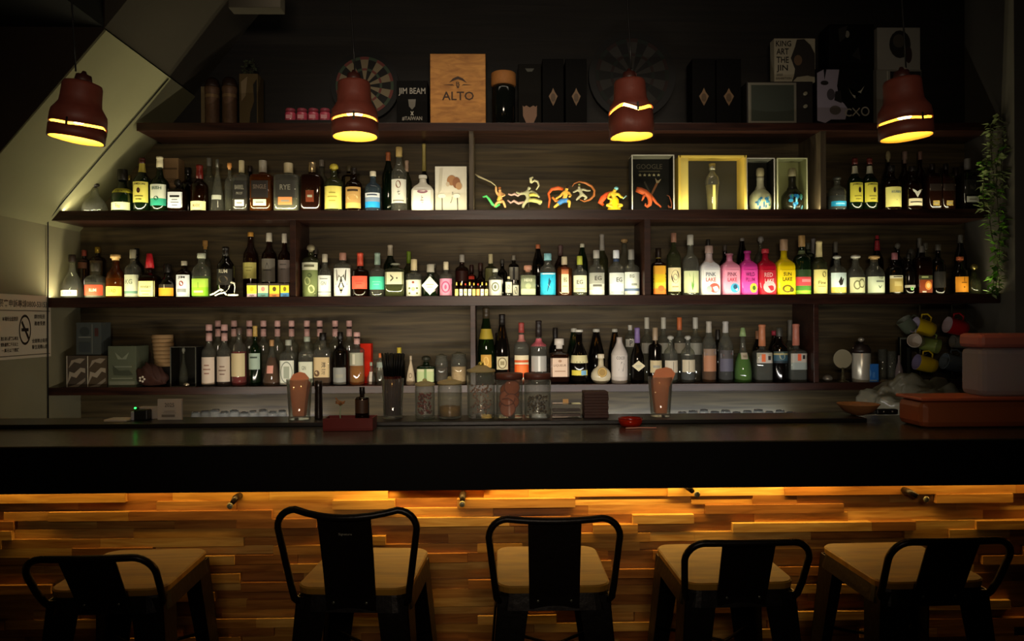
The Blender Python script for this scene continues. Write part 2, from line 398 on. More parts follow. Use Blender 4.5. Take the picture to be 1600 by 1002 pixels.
# ================================================================== bottles
# profile rings: (height fraction, radius fraction, section exponent); s = shoulder fraction, c = where the cap starts
KINDS = {
 'std':  ([(0,.86,0),(.012,.97,0),(.03,1,0),(.58,1,0),(.64,.95,0),(.69,.78,0),(.725,.5,0),(.76,.36,0),(.86,.32,0),(.88,.36,0)], .58, .88, .37),
 'tall': ([(0,.88,0),(.012,.98,0),(.03,1,0),(.60,1,0),(.66,.94,0),(.70,.74,0),(.74,.48,0),(.80,.36,0),(.87,.33,0),(.89,.36,0)], .60, .86, .38),
 'wine': ([(0,.9,0),(.015,1,0),(.58,1,0),(.64,.94,0),(.70,.72,0),(.76,.46,0),(.82,.37,0),(.95,.35,0)], .58, .80, .39),
 'cham': ([(0,.9,0),(.015,1,0),(.42,1,0),(.52,.9,0),(.64,.62,0),(.74,.42,0),(.84,.33,0),(.95,.33,0)], .42, .76, .40),
 'sq':   ([(0,.93,5),(.01,1,6),(.60,1,6),(.64,.95,5),(.67,.75,3.5),(.70,.45,2.2),(.73,.34,2),(.80,.33,2)], .60, .80, .40),
 'dec':  ([(0,.95,6),(.01,1,8),(.66,1,8),(.70,.96,7),(.715,.85,5),(.722,.38,2),(.76,.34,2)], .66, .76, .36),
 'bell': ([(0,.93,0),(.02,1,0),(.20,1,0),(.36,.88,0),(.50,.60,0),(.60,.36,0),(.68,.29,0),(.84,.27,0)], .20, .84, .32),
 'cone': ([(0,.95,0),(.02,1,0),(.10,1,0),(.40,.74,0),(.62,.45,0),(.74,.26,0),(.86,.2,0)], .10, .86, .24),
 'ball': ([(0,.5,0),(.02,.62,0),(.10,.88,0),(.22,1,0),(.34,.97,0),(.45,.76,0),(.52,.46,0),(.57,.30,0),(.80,.26,0)], .22, .80, .33),
 'squat':([(0,.85,0),(.03,1,0),(.42,1,0),(.52,.86,0),(.58,.60,0),(.63,.40,0),(.78,.36,0)], .42, .76, .44),
 'mal':  ([(0,.93,0),(.02,1,0),(.50,1,0),(.60,.86,0),(.72,.60,0),(.84,.38,0),(.90,.34,0),(1,.34,0)], .50, 1.0, .3),
 'jam':  ([(0,.9,0),(.015,1,0),(.52,1,0),(.57,.93,0),(.62,.72,0),(.66,.50,0),(.71,.38,0),(.86,.30,0)], .52, .86, .36),
 'flask':([(0,.8,3),(.03,.98,3.5),(.10,1,4),(.44,1,4),(.56,.80,3),(.64,.48,2.3),(.70,.32,2),(.84,.30,2)], .44, .82, .36),
}
def interp(prof, zf):
    for a, b in zip(prof, prof[1:]):
        if a[0] <= zf <= b[0]:
            t = (zf-a[0])/(b[0]-a[0]+1e-9); return a[1]+(b[1]-a[1])*t, a[2]+(b[2]-a[2])*t
    return prof[-1][1], prof[-1][2]
FRONT_Y, REAR_Y = 3.955, 4.062
def bottle(x, base, top, w, kind, gl, liq, cap, lab, text, Y, z, group, sh=None, cp=None, cs='cap', nl=None, fill=.8, name='liquor_bottle', cat='bottle', rz=0):
    """x, top, w in pixels of the photo; lab = (top, bottom, bands, marks, half width); cap colour or None;
    sh, cp = pixel heights of shoulder and cap start; nl = (top, bottom, colour) on the neck"""
    X, _ = P(x, base, Y); s = Y/F; R = w*s/2; ztop = PZ(x, top, Y); H = ztop-z
    prof, s0, c0, nr = KINDS[kind]
    s1, c1 = s0, c0
    fr = lambda py: (PZ(x, py, Y)-z)/H
    if sh: s1 = fr(sh)
    elif lab and kind not in ('bell', 'cone', 'ball'): s1 = max(s0 if fr(lab[0])+.02 > s0 else s0*.9+.1*(fr(lab[0])+.02), fr(lab[0])+.02)
    if cp: c1 = fr(cp)
    s1 = min(s1, c1-.12)
    def rm(f):
        if f <= s0: return f*s1/s0
        if f <= c0: return s1+(f-s0)*(c1-s1)/(c0-s0+1e-9)
        return c1+(f-c0)*(1-c1)/(1-c0+1e-9)
    pr = [(rm(f), r, max(2, e)) for f, r, e in prof]
    sq = any(p[2] > 2.5 for p in pr); asp = 1.0
    t = thing(name, (X, Y, z), text, cat, group, rz)
    opaque = gl.startswith('#')
    G = mat(gl, .18, coat=.3) if opaque else GLASS[gl]
    mb = MB(); seg = 24 if sq else 18
    mb.loft([(f*H, r*R, e) for f, r, e in pr], G, seg=seg)
    mb.build('glass_body', t)
    if liq and not opaque:
        lf = min(fill*s1, c1-.08)
        pts = [p for p in pr if p[0] < lf] ; r_, e_ = interp(pr, lf)
        pts = pts + [(lf, r_, e_)]
        MB().loft([(.004+f*H*.995, r*R-.0016, e) for f, r, e in pts], liquid(liq), seg=seg).build('liquid', t)
    zc = pr[-1][0]*H
    if cap:
        CM = mat(cap, .35) if not cap.startswith('m') else mat('#'+cap[1:], .25, .8)
        zc0 = c1*H
        rc = R*nr
        b = MB()
        if cs == 'cap': b.loft([(zc0, rc), (zc0+.001, rc*1.04), (H-.003, rc*1.04), (H-.0006, rc*.95), (H, rc*.8)], CM, seg=16)
        elif cs == 'foil': b.loft([(zc0, max(rc, R*interp(pr, c1)[0])*1.03), (H*.5+zc0*.5, rc*1.0), (H-.014, rc*.93), (H-.012, rc*1.05), (H-.004, rc*1.05), (H, rc*.9)], CM, seg=16)
        elif cs == 'cork': b.loft([(zc0, rc*.85), (zc0+(H-zc0)*.35, rc*.85), (zc0+(H-zc0)*.36, rc*1.25), (H-.002, rc*1.25), (H, rc*1.1)], CM, seg=16)
        elif cs == 'ball': b.loft([(zc0, rc*.6), (zc0+(H-zc0)*.25, rc*.7), (zc0+(H-zc0)*.35, rc*1.2), (zc0+(H-zc0)*.65, rc*1.25), (zc0+(H-zc0)*.88, rc*.95), (H, rc*.3)], CM, seg=16)
        elif cs == 'taper': b.loft([(zc0, rc*1.2), (zc0+(H-zc0)*.5, rc*1.0), (H-.004, rc*.75), (H, rc*.55)], CM, seg=16)
        elif cs == 'two':   # pale cap over a pale neck sleeve with a dark ring between
            b.loft([(zc0, rc*1.1), (zc0+(H-zc0)*.48, rc*1.1)], CM, seg=16)
            b.loft([(zc0+(H-zc0)*.48, rc*.85), (zc0+(H-zc0)*.62, rc*.85)], mat('#2a1c1c', .5), seg=16)
            b.loft([(zc0+(H-zc0)*.62, rc*1.18), (H-.002, rc*1.18), (H, rc)], CM, seg=16)
        b.build('cap', t)
    def fyf(off=0):
        def fy(u, zz):
            r_, e_ = interp(pr, max(0, min(1, zz/H))); q = r_*R
            v = min(.999, abs(u)/q); return -q*(1-v**e_)**(1/e_)-off
        return fy
    if nl:
        za, zb = PZ(x, nl[1], Y)-z, PZ(x, nl[0], Y)-z
        n_ = 4; ring = [(za+(zb-za)*i/n_, interp(pr, min(1, (za+(zb-za)*i/n_)/H))[0]*R+.0009) for i in range(n_+1)]
        MB().loft(ring, mat(nl[2], .45), seg=16, cap0=False, cap1=False).build('neck_label_or_shine', t)
    if lab:
        za, zb = max(.002, PZ(x, lab[1], Y)-z), PZ(x, lab[0], Y)-z
        hwf = lab[4] if len(lab) > 4 else (.93 if sq else .90)
        rmin = min(interp(pr, (za+(zb-za)*i/4)/H)[0] for i in range(5))*R
        hw = hwf*min(R, rmin)
        mb = MB(); patch(mb, hw, za, zb, fyf(), lab[2], 10, 3 if rmin < R*.97 else 1)
        if len(lab) > 3 and lab[3]: marks_on(mb, lab[3], hw, za, zb, fyf())
        mb.build('label', t)
    return t
K = '#1a1512'; 
def lines(n, c=K, z0=.25, z1=.7, w=1.1, h=.05):
    return [('r', 0, z0+(z1-z0)*i/max(1, n-1), w*(1 if i % 2 else .7), h, c) for i in range(n)]
# ---- upper bottle shelf (front row)
g2 = 'bottles on the upper bottle shelf'
U = [
 (148, 286, 36, 'bell', 'clr', None, '#2a2622', None, 'clear squat bell decanter with dark stopper against the sloping stair', dict(cs='ball')),
 (192, 265, 32, 'squat', 'gdk', None, '#181511', (318, 330, '#d9dcae', [('t', 'Fino', 0, .5, .5, .6, '#6b7a3a')]), 'squat dark green bottle with low cream strip label, beside the bell decanter', dict(nl=(296, 303, '#a5a032'))),  # yellowish ring on the neck is a highlight put into the colour
 (222.5, 247, 26, 'jam', 'gdk', None, '#3a1510', (286, 318, [(0, '#e8dc6a')], [('t', 'JAMESON', 0, .88, 1.5, .13, '#2b3018'), ('d', 0, .58, .22, .13, '#3a1510')]+lines(2, '#7a7432', .15, .3)), 'dark green bottle with yellow label and gold neck, near the stair', dict(nl=(252, 270, '#b9a94a'), cs='foil', cp=256)),
 (250, 245, 27, 'jam', 'grn', '#7a7a30', '#d8cfae', (290, 323, [(0, '#dbe0cf'), (.66, '#2fa386')], [('t', 'IRISH', 0, .82, 1.2, .15, '#4a6a5a'), ('d', 0, .34, .3, .1, '#1d4d3d')]), 'bottle with a label white above and teal green below', dict(cs='foil', cp=262)),
 (278, 280, 24, 'dec', 'brn', '#6a3412', '#1c1712', (302, 326, '#dfe3ea', [('r', 0, .72, 1.3, .12, '#23201d')]+lines(3, '#6d7075', .15, .5)), 'small brown bottle with bluish white label in front of the beige carton', dict(cs='ball')),
 (312, 258, 26, 'wine', 'brn', '#5a1c0c', '#5a120c', (316, 330, '#e4dfa8', [('t', 'MARK', 0, .5, 1.0, .4, '#8c7a50')]), 'red brown bottle with a low cream strip label and dark red foil neck', dict(cs='foil', cp=280)),
 (340, 249, 26, 'cone', 'clr', None, 'm8a8a82', (306, 313, '#cfd2c4', None), 'clear conical bottle with grey metal cap', dict()),
 (359, 255, 20, 'std', 'clr', '#6d6a3c', '#c78a4a', None, 'slim clear bottle with a bright orange cork between the cone and the square decanters', dict(cs='cork', cp=266)),
 (378, 251, 31, 'dec', 'clr', '#6a4a20', '#d8cba0', (285, 312, '#24221f', [('t', 'BARREL', 0, .65, 1.3, .25, '#8a8678'), ('t', 'PROOF', 0, .3, .9, .15, '#8a8678')]), 'square clear decanter with black label and cream stopper, pinkish drink low down', dict(cp=270, sh=276, extra=(314, 324, '#e6ece8', .62))),
 (411, 251, 33, 'dec', 'amb', '#4a1a08', '#a8a290', (285, 312, '#231d1a', [('t', 'SINGLE', 0, .65, 1.3, .25, '#6a5c50')]), 'square amber decanter with black label and small pale green tag low on it', dict(cp=270, sh=275, extra=(314, 324, '#cfe6cf', .6))),
 (451, 255, 38, 'dec', 'clr', '#8a8a6a', '#cdbf98', (285, 312, '#33312c', [('t', 'RYE', 0, .6, .9, .3, '#8a8678')]), 'widest square clear decanter, black label over a small orange tag', dict(cp=271, sh=273, extra=(311, 323, '#e0935a', .56))),
 (488, 254, 31, 'dec', 'bdk', None, 'mc9b184', None, 'square dark red brown decanter with a shiny gold stopper', dict(cp=270, sh=276, extra=(300, 318, '#6a2c12', .4))),
 (522, 256, 29, 'std', 'olv', '#5a4a18', '#b4a235', (293, 328, '#ecdf72', lines(3, '#b5a84a', .35, .7)), 'bottle with large plain yellow label and gold cap', dict(cs='ball', cp=268)),
 (553, 263, 26, 'std', 'brn', '#5a3410', '#1e1815', (294, 327, [(0, '#c0975a'), (.75, '#e2bd6a')], [('r', 0, .84, 1.4, .1, '#3a2a18'), ('d', 0, .5, .7, .14, '#e0c48a')]), 'brown bottle with tan and amber label right of the plain yellow label', dict()),
 (583, 268, 25, 'std', 'blu', '#6f86a6', '#e4dcc4', (303, 326, [(0, '#d8dee8'), (.30, '#7f92b0'), (.60, '#1f9be8')], [('r', 0, .86, 1.4, .1, '#4a5468')]), 'pale blue gin bottle with white cap and bright blue label foot', dict(cs='cap', cp=276)),
 (624, 230, 25, 'tall', 'clr', None, '#c2a76a', (282, 319, '#e6e6da', [('d', 0, .78, .35, .16, '#7a4a2c'), ('t', '七', .05, .45, .4, .2, '#4a4038'), ('r', 0, .1, 1.5, .05, '#8a8678')]), 'tall clear bottle with gold cork and white label with a brown picture', dict(cp=245, sh=277)),
 (661, 274, 35, 'flask', '#e6e2d2', None, '#d8d4c8', (300, 326, '#efece2', [('d', .05, .92, .5, .12, '#9a6a78'), ('t', '上', 0, .52, .3, .3, '#3a3430'), ('t', '丁', .05, .2, .2, .16, '#3a3430')]), 'white ceramic flask with purple flower near its neck, beside the tall white carton', dict(cp=279)),
 (1308, 276, 27, 'std', 'clr', '#93a9b8', '#44443e', (316, 324, '#25a7e0', [('r', 0, .5, 1.2, .3, '#8ed2f0')]), 'small clear bottle with narrow bright blue label, just right of the upright board', dict(cs='ball')),
 (1336, 247, 24, 'jam', 'gdk', None, '#4a1a14', (287, 317, '#d9d04e', [('t', 'JAMESON', 0, .9, 1.5, .12, '#3a3a18'), ('d', .25, .62, .22, .15, '#241610')]+lines(2, '#8b8534', .15, .3)), 'left one of the two matching green bottles with yellow labels and pale neck tags', dict(nl=(260, 272, '#b5b095'), cs='foil', cp=257)),
 (1359, 247, 24, 'jam', 'gdk', None, '#4a1a14', (287, 317, '#d9d04e', [('t', 'JAMESON', 0, .9, 1.5, .12, '#3a3a18'), ('d', .25, .62, .22, .15, '#241610')]+lines(2, '#8b8534', .15, .3)), 'right one of the two matching green bottles with yellow labels and pale neck tags', dict(nl=(260, 272, '#b5b095'), cs='foil', cp=257)),
 (1393, 259, 28, 'std', 'brn', '#7a3a10', '#1b1715', (294, 325, '#dfd982', [('t', 'BOURBON', .1, .75, 1.2, .12, '#4a6a80'), ('p', [(-.3, .55), (.5, .55), (.1, .3)], '#a8ac7a')]), 'amber bottle with big cream yellow label and black cap under the right pendant lamp', dict(cp=268)),
 (1426, 260, 27, 'std', 'brn', '#3a0f05', '#191412', (312, 323, '#ded3b4', [('r', 0, .5, 1.7, .16, '#2a201a')], .8), 'dark brown bottle with white spread wing emblem', dict(cp=268, wing=1)),
 (1457, 256, 23, 'dec', 'bdk', None, '#1e1612', (289, 300, '#241a16', [('p', [(-1, .1), (1, .7), (1, .95), (-1, .35)], '#8c7c68')]), 'left one of the two dark square bottles with slanted labels', dict(extra=(315, 323, '#a88f4a', .5), cp=266, sh=280)),
 (1478, 256, 23, 'dec', 'bdk', None, '#1e1612', (289, 300, '#241a16', [('p', [(-1, .1), (1, .7), (1, .95), (-1, .35)], '#8c7c68')]), 'right one of the two dark square bottles with slanted labels', dict(extra=(315, 323, '#a88f4a', .5), cp=266, sh=280)),
 (1512, 248, 26, 'dec', 'drk', None, '#6a6660', (283, 306, '#15130f', [('t', 'No.7', 0, .5, .7, .3, '#4a463e')]), 'black square bottle with small white barred label beside the hanging plant', dict(extra=(309, 318, '#d8d8d2', .75), cp=266, sh=272)),
]
UB = [
 (203, 274, 14, 'std', 'olv', None, 'mb09a4a', None, 'thin bottle with gold cap peeping out between the low cream label and the yellow label', {}),
 (294, 262, 26, 'std', 'drk', None, '#14110f', None, 'plain black bottle in the shade behind the bluish white label', {}),
 (327, 247, 18, 'tall', 'clr', None, '#77756c', None, 'clear bottle with grey cap behind the conical bottle', {}),
 (391, 259, 18, 'std', 'drk', None, '#3a2f28', None, 'dark bottle neck showing between the first two square decanters', {}),
 (503, 250, 20, 'std', 'clr', None, '#8e877a', None, 'clear bottle with silver cap behind the dark red brown decanter', {}),
 (546, 259, 24, 'std', 'brn', None, '#6a6048', (272, 292, '#6a5836', None), 'brown bottle with a dim tan label behind the tan and amber label', {}),
 (607, 238, 19, 'wine', 'gdk', None, '#b5673e', None, 'dark green bottle with orange cap behind the pale blue gin', dict(cs='foil', cp=252)),
 (636, 251, 15, 'wine', 'olv', None, '#cfb09a', None, 'bottle with pink beige foil behind the tall clear bottle with gold cork', dict(cs='foil', cp=269)),
 (663, 225, 15, 'wine', 'drk', None, '#a89a58', None, 'very tall bottle with long gold foil neck behind the white ceramic flask', dict(cs='foil', cp=268)),
 (1388, 236, 16, 'std', 'drk', None, '#a59a72', None, 'dark bottle with cream round stopper behind the big cream yellow label', dict(cs='ball', cp=254)),
 (1414, 237, 16, 'std', 'bdk', None, '#8f7468', None, 'dark bottle with a wide brownish cork left of the wing emblem bottle', dict(cs='cork', cp=256)),
 (1438, 237, 16, 'std', 'bdk', None, '#8d6a5c', None, 'dark bottle with a narrow brownish cap right of the wing emblem bottle', dict(cp=250)),
 (1494, 262, 22, 'dec', 'amb', '#8a3c0c', '#2b1c12', None, 'amber square bottle showing orange beside the black square bottle', {}),
]
g3 = 'bottles on the middle bottle shelf'
MID = [
 (113, 398, 31, 'bell', 'clr', None, '#241a16', (454, 463, '#e6e2bc', [('t', 'CLEAR', 0, .5, 1.2, .5, '#9a4a3a')], .8), 'clear bell shaped bottle with dark cap at the left end of the middle shelf', {}),
 (150, 411, 31, 'squat', 'clr', '#d8d4bc', '#3f3a30', (446, 462, '#e4472c', [('t', 'RUM', .2, .5, .7, .3, '#f0c4a8')]), 'round clear bottle with bright red label', dict(sh=437)),
 (181, 398, 27, 'squat', 'amb', '#d08a1e', '#caa468', (448, 463, '#d6cf62', [('t', 'GOLD', 0, .55, 1, .35, '#8a7a24')]), 'golden yellow round bottle with cork beside the red label', dict(cs='cork', cp=407, sh=436, fill=.99)),
 (208, 390, 27, 'std', 'clr', '#a8ab88', '#8b8572', (430, 464, [(0, '#d6dabb'), (.74, '#6f9a84'), (.86, '#d6dabb')], [('t', 'KG', -.1, .68, 1.0, .22, '#7a8a70')]), 'bottle with large cream label and a teal band, left of the red wax neck', dict(cp=404)),
 (234, 396, 31, 'sq', 'brn', '#8a4412', '#b5202a', (440, 464, '#ebe7a0', [('t', 'WHISKY', 0, .62, 1.3, .16, '#55542c')]+lines(2, '#8a8750', .15, .35)), 'square bottle with red wax neck and cream label', dict(cs='taper', cp=419, sh=436)),
 (262, 413, 25, 'squat', 'drk', None, '#15110e', (445, 463, [(0, '#2a241c'), (.3, '#eea326')], [('p', [(-.9, .75), (0, .98), (.9, .75), (0, .62)], '#d8d2c4')]), 'low dark round bottle with orange label foot', {}),
 (288, 408, 23, 'std', 'brn', '#7a4a18', '#b7b09c', (430, 464, '#e2e7ee', [('t', 'JIM', 0, .87, 1, .13, '#1c1c1c'), ('d', 0, .60, .32, .12, '#8a2a1a'), ('r', 0, .28, 1.3, .16, '#8b9096')]), 'bottle with white label and round red seal in the left bay', {}),
 (315, 396, 28, 'squat', 'clr', '#9fd83a', '#c8cdb8', (436, 463, [(0, '#a8cf4a'), (.5, '#8fd82a')], [('p', [(-.8, .5), (0, .78), (.8, .5), (0, .44)], '#3f7a2a'), ('r', 0, .25, 1.1, .12, '#d8e8a0')]), 'apple green bottle with green label and clear cap', dict(cp=404, sh=425)),
 (353, 386, 26, 'wine', 'drk', None, '#191410', (421, 446, '#1f1c18', [('t', 'RUM', 0, .85, 1.1, .22, '#c4bda8'), ('d', 0, .35, .6, .22, '#5a4c3a')]), 'black bottle with black label and pale lettering behind a white ornament', dict(cs='foil', cp=401)),
 (483, 382, 28, 'std', 'olv', '#8a9060', '#8c8468', (411, 464, [(0, '#d6d8bc'), (.22, '#6f7c4c')], [('r', 0, .9, 1.3, .07, '#6a6a50'), ('d', -.2, .45, .4, .12, '#a8b078'), ('d', .3, .22, .4, .12, '#b8bd88'), ('d', .1, .62, .3, .07, '#4c5a30')]), 'clear bottle with white arch label over green leaf print, first right of the left upright', dict(cs='ball', cp=395)),
 (508, 397, 23, 'std', 'clr', '#6c7458', '#b8b09c', (431, 464, [(0, '#e3e7e4'), (.76, '#8a9590'), (.8, '#eef0ea')], [('r', 0, .84, 1.2, .04, '#7a8480'), ('t', 'GIN', 0, .62, .8, .18, '#7f8a86')]), 'bottle with clean white label and white cap, left of the wolf label', dict(cp=410, sh=428)),
 (536, 395, 28, 'std', 'clr', None, '#b08270', (420, 463, '#e8e9e2', [('p', [(-.62, .98), (-.22, .72), (-.55, .5)], '#2a2a22'), ('p', [(.62, .98), (.22, .72), (.55, .5)], '#2a2a22'), ('p', [(-.3, .74), (0, .68), (.3, .74), (.72, .42), (.3, .3), (0, .06), (-.3, .3), (-.72, .42)], '#35362c'), ('p', [(-.2, .3), (.2, .3), (0, .1)], '#a5a590'), ('d', -.22, .5, .1, .03, '#e8e9e2'), ('d', .22, .5, .1, .03, '#e8e9e2'), ('d', 0, .2, .14, .04, '#14120e')]), 'bottle with a grey wolf head drawn on its white label', dict(cp=407, sh=416)),
 (563, 395, 26, 'std', 'brn', '#3a1a10', '#c04832', (432, 452, '#ef5a44', lines(2, '#c43a2c', .4, .6)), 'bottle with coral red label and red neck', dict(cs='foil', cp=416)),
 (590, 395, 26, 'std', 'clr', '#4a4a38', '#7f9488', (433, 453, '#46c9a4', lines(2, '#8be0c4', .4, .6)), 'bottle with turquoise label and grey green neck', dict(cs='foil', cp=414)),
 (618, 411, 31, 'sq', 'olv', '#8c9a68', '#9a9c88', (426, 445, '#d9d8b4', [('t', '>', -.25, .5, .35, .6, '#3a3626'), ('d', .3, .5, .08, .07, '#3a3626')]), 'wide clear bottle with cream label bearing a black arrow mark', dict(cs='ball', cp=416, sh=421)),
 (647, 405, 26, 'std', 'clr', '#8f9274', '#cdbd94', (438, 464, '#dfe1cc', [('d', 0, .85, .18, .07, '#8a4030'), ('d', -.5, .5, .14, .06, '#5c6a40'), ('d', .5, .5, .14, .06, '#5c6a40'), ('d', 0, .45, .25, .12, '#a8aa8a'), ('d', -.5, .2, .14, .06, '#6a6a40'), ('d', .5, .2, .14, .06, '#6a6a40')]), 'bottle with cream label covered in small plant marks', dict(cp=423, sh=430)),
 (673, 413, 26, 'squat', 'gdk', None, '#9f9a8c', None, 'dark bottle with large white diamond label', dict(diamond=1)),
 (697, 409, 21, 'std', 'clr', '#c46a88', '#c0b49a', (436, 462, '#e295b4', [('o', 0, .5, .7, .35, .25, '#b05078'), ('d', 0, .5, .2, .14, '#b05078')]), 'small bottle with rose pink label', dict(cp=422)),
 (774, 420, 22, 'std', 'clr', '#b8bfa2', '#cdd0c4', (438, 462, '#e6e6dc', [('o', 0, .55, .6, .3, .3, '#7a806c'), ('d', 0, .55, .2, .14, '#6a705c')]), 'clear bottle with white label showing a grey round crest', dict()),
 (795, 432, 12, 'std', 'clr', None, '#d9d2a4', (441, 458, '#e9e7d8', [('d', 0, .55, .4, .2, '#9a9a88')]), 'tiny bottle with white label and cream cap', dict()),
 (806, 436, 11, 'std', 'clr', None, '#3a352e', (446, 462, '#dcdccb', [('d', 0, .5, .45, .36, '#24211c'), ('d', 0, .5, .2, .16, '#b5b59c')]), 'tiny bottle with a black oval on its white label', dict()),
 (825, 415, 25, 'sq', 'clr', '#7b8668', '#bf8a72', (431, 461, [(0, '#7d866b'), (.7, '#b5c4a0')], [('t', 'HERB', 0, .75, 1.1, .15, '#cfd2b8'), ('d', 0, .45, .4, .15, '#9aa582')]), 'grey green square bottle with pink brown cork', dict(cp=426, sh=428, cs='cork')),
 (856, 396, 26, 'squat', 'clr', '#3fb9dc', '#7fb5c0', (427, 461, '#26b7e2', [('p', [(-.5, .1), (.1, .75), (.6, .85), (.25, .5), (-.1, .15)], '#17506c'), ('p', [(-.1, .5), (.35, .3), (0, .42)], '#e8f4f4'), ('r', 0, .95, 1.8, .05, '#e0eef0')]), 'bottle with vivid sky blue label and pale blue cap', dict(cp=407, sh=423)),
 (882, 401, 24, 'std', 'amb', '#a4603a', '#cdbf9d', (418, 458, [(0, '#c07248'), (.28, '#e7e0b6')], [('t', 'EG', .1, .5, .9, .16, '#3a382c'), ('r', 0, .25, 1.4, .03, '#a8a27a')]), 'bottle with orange shoulder band over a cream EG label', dict(cp=414, sh=416)),
 (906, 400, 23, 'std', 'clr', '#84865a', '#b2bb4a', (431, 457, '#dedfc0', [('t', 'EG', -.1, .6, .9, .25, '#3a382c'), ('r', 0, .2, 1.4, .04, '#a8a27a')]), 'bottle with yellow green cap and cream EG label', dict(cp=414)),
 (932, 391, 26, 'std', 'clr', '#b2b5aa', '#a5a29a', (427, 461, [(0, '#9a9c94'), (.5, '#c8cbc4'), (.78, '#eceee8')], [('t', 'EG', .1, .75, .9, .2, '#26241e'), ('r', 0, .42, 1.2, .1, '#5a5a54')]), 'clear bottle with silver EG label and grey cap', dict(cp=404, sh=424)),
 (963, 391, 27, 'std', 'clr', '#8a928c', '#e2e6ec', (427, 461, [(0, '#d5ddd8'), (.5, '#dbe6ec')], [('t', 'EG', .25, .68, .8, .2, '#34383a'), ('r', 0, .12, 1.6, .05, '#a4b8c4')]), 'bottle with white blue EG label under a striped blue and white cap', dict(cp=404, sh=422, nl=(405, 409, '#3a4a6a'))),
 (989, 390, 27, 'std', 'clr', '#8a928c', '#8d8b84', (426, 461, [(0, '#dfe6dc'), (.72, '#5f7396'), (.84, '#e8ebe4')], [('t', 'EG', -.1, .82, .6, .14, '#6a7068'), ('r', .2, .45, .8, .1, '#8f958c')]), 'last EG bottle, white label with dark blue stripe beside the right upright', dict(cp=406, sh=422)),
 (1029, 388, 21, 'sq', 'bdk', None, '#241a12', (416, 460, [(0, '#e0a32a'), (.3, '#d8b81c'), (.6, '#c9c23a'), (.8, '#e8822a')], [('p', [(-1, .5), (1, .68), (1, .74), (-1, .56)], '#1a1612'), ('p', [(-1, .4), (1, .58), (1, .6), (-1, .44)], '#1a1612'), ('d', .2, .2, .5, .1, '#e86a2a')]), 'bottle with orange and yellow label crossed by black diagonals', dict(nl=(396, 404, '#b0a23a'))),
 (1053, 364, 22, 'tall', 'olv', '#6c5028', '#8b6450', (419, 456, '#ece0b0', [('d', 0, .62, .62, .28, '#2b2722'), ('d', 0, .6, .4, .14, '#9a937e'), ('r', 0, .2, 1.0, .05, '#a49a70')]), 'tall bottle with cream label and dark oval portrait frame', dict(cp=379)),
 (1079, 367, 26, 'std', 'clr', '#9aa08a', '#a9a79c', (424, 458, '#cbd5a8', [('p', [(0, .1), (-.9, .75), (-.15, .35)], '#3f8a1e'), ('p', [(0, .1), (-.45, .95), (0, .4)], '#57a42a'), ('p', [(0, .1), (.1, .98), (.15, .35)], '#3f8a1e'), ('p', [(0, .1), (.55, .92), (.2, .35)], '#57a42a'), ('p', [(0, .1), (.95, .65), (.25, .25)], '#3f8a1e')]), 'clear bottle with a bright green agave plant on its label', dict(cp=383, sh=413)),
 (1108, 384, 30, 'sq', '#d9dade', None, '#a58a80', (423, 460, '#e6e8ea', [('t', 'PINK', -.1, .82, 1.1, .16, '#4a5866'), ('t', 'LAKE', -.1, .6, 1.1, .16, '#c0423a'), ('d', .3, .25, .6, .2, '#e0524a'), ('d', -.3, .2, .3, .14, '#8c9aa4')]), 'white bottle with grey and red brush lettering, first of the five coloured ones', dict(cp=396, sh=421, nl=(397, 416, '#c4b0ac'))),
 (1140, 396, 29, 'sq', '#e98fae', None, '#a06a78', (423, 460, '#ee9cba', [('t', 'PINK', 0, .82, 1.1, .16, '#7a3a50'), ('t', 'LAKE', 0, .6, 1.1, .16, '#c0304a'), ('d', .3, .25, .55, .2, '#3f9cc8'), ('d', .35, .3, .25, .1, '#1f4a6c')]), 'pale pink bottle with a blue splash on its front', dict(cp=399, sh=420)),
 (1168, 392, 28, 'sq', '#d43c9a', None, '#a8307a', (423, 460, '#dd48a6', [('t', 'WILD', 0, .82, 1.1, .16, '#6a1450'), ('t', 'PLUM', 0, .6, 1.1, .16, '#8c1c64'), ('d', .4, .25, .45, .2, '#b8c43a'), ('d', .45, .25, .2, .1, '#3a5c1a')]), 'magenta bottle with a yellow green splash on its front', dict(cp=396, sh=419)),
 (1196, 389, 28, 'sq', '#a8142c', None, '#c23a44', (423, 460, '#b81a30', [('t', 'RED', 0, .80, 1.0, .18, '#dcaab0'), ('d', .1, .3, .75, .25, '#eba4ac'), ('t', 'LAKE', .1, .56, 1.1, .15, '#e8c0c4')]), 'crimson red bottle with pale pink splash on its front', dict(cp=396, sh=418)),
 (1225, 374, 29, 'sq', '#e6c80e', None, '#9c8064', (423, 460, '#efd314', [('t', 'SUN', 0, .83, .9, .15, '#3a3208'), ('t', 'LAKE', 0, .62, 1.1, .16, '#4a400a'), ('o', 0, .22, .6, .16, .4, '#5c4c0c'), ('d', .5, .18, .25, .1, '#3a3208')]), 'bright yellow bottle with black brush lettering and brown cap', dict(cp=392, sh=418)),
 (1253, 368, 27, 'std', 'gdk', None, '#a08050', (422, 460, [(0, '#24401c'), (.3, '#c8404a'), (.66, '#3f7a2a'), (.85, '#9fd83a')], [('r', .2, .55, 1.2, .12, '#e08088')]), 'dark green bottle with red label above bright green foot', dict(cp=386, nl=(392, 398, '#6a7450'))),
 (1280, 377, 24, 'wine', 'olv', '#5a5a24', '#cabb88', (422, 459, '#e4da86', [('d', .3, .8, .3, .12, '#7a7038'), ('t', 'Fine', 0, .45, 1.1, .14, '#6a6434'), ('r', 0, .3, 1.1, .03, '#9a924c')]), 'bottle with plain butter yellow label and cream foil', dict(cs='foil', cp=402)),
